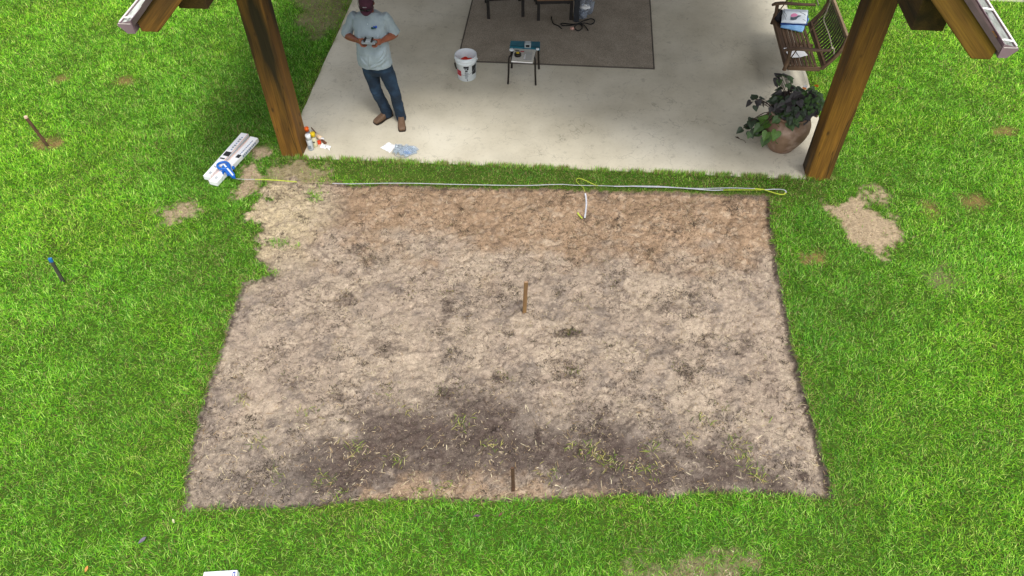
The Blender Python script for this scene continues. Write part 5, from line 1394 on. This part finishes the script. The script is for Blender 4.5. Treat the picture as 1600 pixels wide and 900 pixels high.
# straw, roots and clods on the bare earth ------------------------------------------------
def hsoil(x, y):
    sd = bare_amount(x, y); return height(x, y, sd), sd
n = 60000
px_ = RNG.uniform(-4.7, 3.5, n); py_ = RNG.uniform(2.3, 7.6, n)
zz, sd = hsoil(px_, py_)
pa, pk = patches(px_, py_)
w1 = fbm(px_, py_, 5, 3, 111)
low = 1 - sst(3.2, 4.6, py_); edgeb = np.exp(-np.abs(sd) / .06)
dens = (sd < 0) * (.16 + .75 * sst(.50, .64, w1) + .10 * low + .35 * edgeb) + (sd >= 0) * (pa > .4) * .9
keep = RNG.random(n) < np.clip(dens, 0, 1) * .55
x, y, z = px_[keep], py_[keep], zz[keep]; k = len(x); lowk = low[keep]; edk = edgeb[keep]
ang = RNG.uniform(0, 6.28, k); L_ = RNG.gamma(3, .008, k) + .008; L_ *= (1 + .35 * lowk); wd = RNG.uniform(.0008, .0022, k) * (1 + .5 * lowk)
el = RNG.uniform(-.05, .45, k); bend = RNG.uniform(-.6, .6, k)
dx, dy = np.cos(ang), np.sin(ang); sx, sy = -dy, dx
def pt(t, s):
    c_ = np.stack([x + dx * L_ * t + sx * (L_ * bend * t * t + s * wd), y + dy * L_ * t + sy * (L_ * bend * t * t + s * wd), z + .004 + L_ * np.sin(el) * t - L_ * .25 * t * t], -1); return c_
V = np.stack([pt(0, 1), pt(0, -1), pt(.5, 1.2), pt(.5, -1.2), pt(1, 0)], 1).reshape(-1, 3)
b = np.arange(k) * 5
F4 = np.stack([b, b + 1, b + 3, b + 2], -1); F3 = np.stack([b + 2, b + 3, b + 4], -1)
pal = np.array([hexc('#c9b795'), hexc('#a58c68'), hexc('#7d6850'), hexc('#dccfae'), hexc('#5b4a3b'), hexc('#8e8a55')])
pi_ = RNG.choice(6, k, p=[.24, .22, .2, .10, .18, .06])
cc_ = np.repeat(pal[pi_] * RNG.uniform(.75, 1.15, (k, 1)), 5, 0)
def bladed(name, tr=.3, rough=.6):
    m = bpy.data.materials.new(name); m.use_nodes = True; nt = m.node_tree; N = nt.nodes; L = nt.links
    N.remove(N['Principled BSDF'])
    at = N.new('ShaderNodeAttribute'); at.attribute_name = 'tint'
    df = N.new('ShaderNodeBsdfDiffuse'); tl = N.new('ShaderNodeBsdfTranslucent'); gl = N.new('ShaderNodeBsdfGlossy'); gl.inputs['Roughness'].default_value = rough
    gl.inputs['Color'].default_value = (1, 1, 1, 1)
    L.new(at.outputs['Color'], df.inputs[0]); L.new(at.outputs['Color'], tl.inputs[0])
    m1 = N.new('ShaderNodeMixShader'); m1.inputs[0].default_value = tr; L.new(df.outputs[0], m1.inputs[1]); L.new(tl.outputs[0], m1.inputs[2])
    m2 = N.new('ShaderNodeMixShader'); m2.inputs[0].default_value = .02; L.new(m1.outputs[0], m2.inputs[1]); L.new(gl.outputs[0], m2.inputs[2])
    L.new(m2.outputs[0], N['Material Output'].inputs[0]); return m
m_straw = bladed('dry_straw', .1); m_blade = bladed('grass_blade', .35)
tag(fast_mesh('dry_straw', V, F4, F3, cc_, m_straw), kind='stuff')
# clods
n = 16000
px_ = RNG.uniform(-4.6, 3.4, n); py_ = RNG.uniform(2.35, 7.3, n); zz, sd = hsoil(px_, py_)
w1 = fbm(px_, py_, 4, 3, 121); keep = (sd < -.01) & (RNG.random(n) < .15 + .6 * sst(.5, .62, w1) + .3 * np.exp(-np.abs(sd) / .08))
x, y, z = px_[keep], py_[keep], zz[keep]; k = len(x); r_ = RNG.gamma(1.7, .0034, k) + .0025; r_ = np.minimum(r_, .028)
ico = np.array([(0, 0, 1), (1, 0, 0), (0, 1, 0), (-1, 0, 0), (0, -1, 0), (0, 0, -1)], float)
a = RNG.uniform(0, 6.28, k); jit = RNG.uniform(.6, 1.35, (k, 6))
bx = ico[None, :, :] * jit[..., None]; ca, sa = np.cos(a)[:, None], np.sin(a)[:, None]
vx = bx[..., 0] * ca - bx[..., 1] * sa; vy = bx[..., 0] * sa + bx[..., 1] * ca; vz_ = bx[..., 2] * .7
V = np.stack([x[:, None] + vx * r_[:, None], y[:, None] + vy * r_[:, None], z[:, None] + (vz_ + .25) * r_[:, None]], -1).reshape(-1, 3)
b = np.arange(k)[:, None] * 6; tri = np.array([(0, 1, 2), (0, 2, 3), (0, 3, 4), (0, 4, 1), (5, 2, 1), (5, 3, 2), (5, 4, 3), (5, 1, 4)])
F3 = (b[:, None, :] + tri[None]).reshape(-1, 3)
cs_ = soil_colour(x, y, np.full(k, -1.0)) * RNG.uniform(.6, 1.05, (k, 1))
tag(fast_mesh('soil_crumbs', V, None, F3, np.repeat(cs_, 6, 0), m_straw, True), kind='stuff')

# ------------------------------------------------------------------ the grass itself
def blades(name, x, y, z, L_, wd, cols, lean, mat=m_blade, azi=None):
    k = len(x); ang = RNG.uniform(0, 6.28, k) if azi is None else azi
    dx, dy = np.cos(ang), np.sin(ang); sx, sy = -dy, dx
    tw = RNG.uniform(-.5, .5, k)
    def P_(t, hz, s):
        return np.stack([x + dx * hz + sx * (s * wd + tw * L_ * t * t * .4), y + dy * hz + sy * (s * wd + tw * L_ * t * t * .4), z + L_ * t], -1)
    cl, sl_ = np.cos(lean), np.sin(lean)
    h1 = L_ * .5 * cl; o1 = L_ * .5 * sl_; l2 = np.minimum(lean + .45, 1.5)
    h2 = h1 + L_ * .5 * np.cos(l2); o2 = o1 + L_ * .5 * np.sin(l2)
    def Q(h, o, s, t): return np.stack([x + dx * o + sx * (s * wd + tw * L_ * t * t * .35), y + dy * o + sy * (s * wd + tw * L_ * t * t * .35), z + h], -1)
    V = np.stack([Q(0 * h1, 0 * o1, .8, 0), Q(0 * h1, 0 * o1, -.8, 0), Q(h1, o1, 1, .5), Q(h1, o1, -1, .5), Q(h2, o2, 0, 1)], 1).reshape(-1, 3)
    b = np.arange(k) * 5
    cv_ = np.stack([cols * .62, cols * .62, cols, cols, cols * 1.15], 1).reshape(-1, 3)  # shade of the gaps painted into blade bases, highlight into tips
    return tag(fast_mesh(name, V, np.stack([b, b + 1, b + 3, b + 2], -1), np.stack([b + 2, b + 3, b + 4], -1), cv_, mat, True), kind='stuff')
# ground seen by the camera, plus a margin
FR = [tuple(g(*p, GZ))[:2] for p in ((-110, 980), (1710, 980), (1710, -50), (-110, -50))]
n = 2050000
gx = RNG.uniform(-11.6, 8.8, n); gy = RNG.uniform(1.3, 13.6, n)
sdf = poly_sd(FR, gx, gy)
inS = (gx > SLAB[0] - .004) & (gx < SLAB[1] + .03) & (gy > 7.452 + (gx + 3.4) * .0114)
ok = (sdf < 0) & ~inS
gx, gy = gx[ok], gy[ok]
dist = np.sqrt(gx ** 2 + gy ** 2 + HCAM ** 2)
sd = bare_amount(gx, gy); pa, pk = patches(gx, gy)
mot = fbm(gx, gy, 2.2, 4, 131); mot2 = fbm(gx, gy, .55, 3, 137); fine = fbm(gx, gy, 9, 3, 139)
p = 1.0 - .35 * sst(10, 15, dist)
p = p * (.74 + .36 * sst(.3, .6, fine))
isl = np.zeros(len(gx)); wob = (fbm(gx, gy, 16, 3, 141) - .5)
for (ix, iy), r, s in ISLE:
    c_ = g(ix, iy, GZ); rr2 = (g(ix + r, iy, GZ) - c_).length
    isl = np.maximum(isl, s * (1 - sst(.6, 1.2, np.hypot(gx - c_.x, gy - c_.y) / rr2 + wob * 2)))
inside_f = 1 - sst(-.014, .006, sd)
p = p * (1 - inside_f * (1 - isl)) * (1 - pa)
# brown, thin strip between slab and dug patch
strip = sst(7.02, 7.2, gy) * (gx > -3.7) * (gx < 3.1)
p = p * (1 - .35 * strip * sst(.42, .6, fine))
keep = RNG.random(len(gx)) < p
gx, gy, sd, pa, pk, mot, mot2, fine, dist, strip = [a_[keep] for a_ in (gx, gy, sd, pa, pk, mot, mot2, fine, dist, strip)]
k = len(gx)
CB = np.array([hexc('#7ec022'), hexc('#61a81c'), hexc('#a2d842'), hexc('#428414'), hexc('#c8e878')])
ci = RNG.choice(5, k, p=[.30, .26, .17, .19, .08])
col = CB[ci]
shade = np.clip((mot - .5) * 2.2 + (mot2 - .5) * 1.6, -.6, .6)[:, None]
col = col * (1 + .22 * shade) * (1 + .14 * sst(3.8, 6.5, np.abs(gx + .3)))[:, None]
lush_shade = np.zeros(k)            # darker green turf; roof shade by post and slab painted into it
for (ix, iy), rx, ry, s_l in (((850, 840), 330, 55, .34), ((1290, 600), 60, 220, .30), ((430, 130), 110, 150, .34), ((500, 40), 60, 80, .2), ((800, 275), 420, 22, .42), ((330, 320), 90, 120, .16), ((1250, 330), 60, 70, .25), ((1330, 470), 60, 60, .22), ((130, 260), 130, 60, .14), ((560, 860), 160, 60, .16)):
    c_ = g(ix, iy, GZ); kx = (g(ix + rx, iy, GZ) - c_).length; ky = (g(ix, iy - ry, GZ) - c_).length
    lush_shade = np.maximum(lush_shade, s_l * np.exp(-1.2 * ((gx - c_.x) / kx) ** 2 - 1.2 * ((gy - c_.y) / ky) ** 2))
lush_shade = lush_shade * (.6 + .8 * mot)
col = col * (1 - lush_shade[:, None] * np.array([1.15, .85, .8]))
yel = np.clip(sst(.42, .68, mot2 * .5 + fbm(gx, gy, 1.1, 3, 151) * .5) + .35 * sst(4.5, 7.5, np.abs(gx + .3)), 0, 1)[:, None]
col = col * (1 - yel * np.array([-.12, 0, .22]))
dry = RNG.random(k) < (.02 + .08 * sst(.55, .7, fine) + .12 * sst(.54, .68, fbm(gx, gy, 1.7, 4, 211, .6)) + .9 * np.clip(pa, 0, 1) * .8 + .33 * strip + .30 * np.exp(-np.abs(sd) / .05))
dc = np.where((RNG.random(k) < .5)[:, None], np.array(hexc('#a09a5c')), np.array(hexc('#86734a')))
col = np.where(dry[:, None], dc, col)
col = col * RNG.uniform(.70, 1.28, (k, 1))
L_ = RNG.gamma(8, .0064, k) * (1 + .5 * (mot - .5)) * (1 - .35 * strip) * (1 - .3 * np.clip(pa, 0, 1))
L_ = np.clip(L_ * np.where(dist > 11, 1.05, 1), .02, .13)
wd = RNG.uniform(.0013, .0024, k) * (1 + .06 * (dist - 7).clip(0, 8))
lean = RNG.uniform(.3, 1.3, k)
h0 = height(gx, gy, sd)
# swirl the blades so that tufts lean together
az = fbm(gx, gy, 4.2, 2, 161) * 14 + RNG.normal(0, 1.5, k)
half = k
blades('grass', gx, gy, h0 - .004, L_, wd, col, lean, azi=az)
print('blades', k)
# blades leaning over the front and left edge of the slab
n = 8200
ex = np.where(np.arange(n) % 4 == 0, SLAB[0] - RNG.uniform(0, .03, n), RNG.uniform(SLAB[0], SLAB[1], n)); ey = np.where(np.arange(n) % 4 == 0, RNG.uniform(SLAB[2], 12.5, n), 7.455 + (ex + 3.4) * .0114 - RNG.uniform(0, .035, n))
okp = RNG.random(n) < .15 + sst(.4, .6, fbm(ex, ey, 7, 3, 171)); ex, ey = ex[okp], ey[okp]; k = len(ex)
colr = CB[RNG.choice(5, k)] * RNG.uniform(.6, 1.05, (k, 1)); dr = RNG.random(k) < .35; colr[dr] = np.array(hexc('#86734a'))
az = np.where(ex < SLAB[0], 0.0, math.pi / 2) + RNG.normal(0, .7, k)
blades('edge_grass', ex, ey, np.full(k, GZ + .025), RNG.uniform(.045, .105, k), RNG.uniform(.0016, .0026, k), colr, RNG.uniform(.0, .55, k), azi=az)
# tufts of dead roots left in the bare earth, dark and pale
cxs = RNG.uniform(-4.3, 3.2, 420); cys = RNG.uniform(2.5, 7.2, 420)
ctr = [(cxs[i], cys[i]) for i in range(420) if bare_amount(np.array([cxs[i]]), np.array([cys[i]]))[0] < -.08][:260]
ctr += [(g(px, py, -.08).x, g(px, py, -.08).y) for (px, py), rx, ry, s_ in DARKSPOT]
X_, Y_, R_t = [], [], []
for cx_, cy_ in ctr:
    sz = RNG.gamma(2.2, .022) + .02; nn_ = int(24 + sz * 620)
    ax_ = RNG.uniform(0, 3.14); e_ = RNG.uniform(.4, 1)
    u_ = RNG.normal(0, sz, nn_); v_ = RNG.normal(0, sz * e_, nn_)
    X_ += list(cx_ + u_ * math.cos(ax_) - v_ * math.sin(ax_)); Y_ += list(cy_ + u_ * math.sin(ax_) + v_ * math.cos(ax_))
X_ = np.array(X_); Y_ = np.array(Y_); h_, sd_ = hsoil(X_, Y_); k = len(X_); okk = sd_ < -.01; X_, Y_, h_ = X_[okk], Y_[okk], h_[okk]; k = len(X_)
pc_ = np.array([hexc('#3d322b'), hexc('#54463b'), hexc('#2f2722'), hexc('#bba98a'), hexc('#5a5a3a')])[RNG.choice(5, k, p=[.34, .24, .2, .14, .08])] * RNG.uniform(.75, 1.15, (k, 1))
blades('root_tufts', X_, Y_, h_ - .001, RNG.uniform(.012, .045, k), RNG.uniform(.0012, .0028, k), pc_, RNG.uniform(.7, 1.5, k))
# thin green and yellow sprouts in the bare earth
SPR = [(610, 605, 24), (690, 612, 20), (505, 750, 34), (380, 625, 22), (1128, 635, 24), (1165, 715, 34), (950, 720, 40), (895, 582, 40), (893, 520, 40), (785, 585, 30), (720, 660, 34), (655, 770, 26),
       (690, 760, 22), (400, 690, 20), (560, 700, 30), (1185, 740, 34), (1020, 700, 30), (1010, 735, 26), (430, 745, 22), (1150, 690, 22), (900, 700, 24), (640, 640, 16), (960, 440, 14), (700, 455, 22), (770, 700, 20), (925, 705, 32),
       (1075, 690, 18), (480, 640, 18), (720, 600, 18), (1060, 575, 18), (1200, 650, 14), (530, 770, 20), (450, 590, 12), (640, 460, 14), (540, 460, 14), (1100, 655, 22), (620, 720, 24), (860, 740, 20)]
X_, Y_, A_ = [], [], []
for (px, py, cnt) in SPR:
    c_ = g(px, py, -.08)
    for i in range(int(cnt * 1.25)): X_.append(c_.x + RNG.normal(0, .055)); Y_.append(c_.y + RNG.normal(0, .045))
X_ = np.array(X_); Y_ = np.array(Y_); h_, sd_ = hsoil(X_, Y_); k = len(X_)
far_s = (Y_ > 4.05)[:, None]
pc_ = np.array([hexc('#8da83a'), hexc('#bdb862'), hexc('#5f7a2c'), hexc('#c9bf8a'), hexc('#6f6046')])[RNG.choice(5, k, p=[.25, .22, .2, .15, .18])] * RNG.uniform(.75, 1.1, (k, 1))
blades('weed_sprouts', X_, Y_, h_ + .001, RNG.uniform(.03, .095, k) * (1 - .45 * far_s[:, 0]), RNG.uniform(.002, .0036, k), np.where(far_s, pc_ * np.array([.62, .5, .75]), pc_), RNG.uniform(.5, 1.35, k))
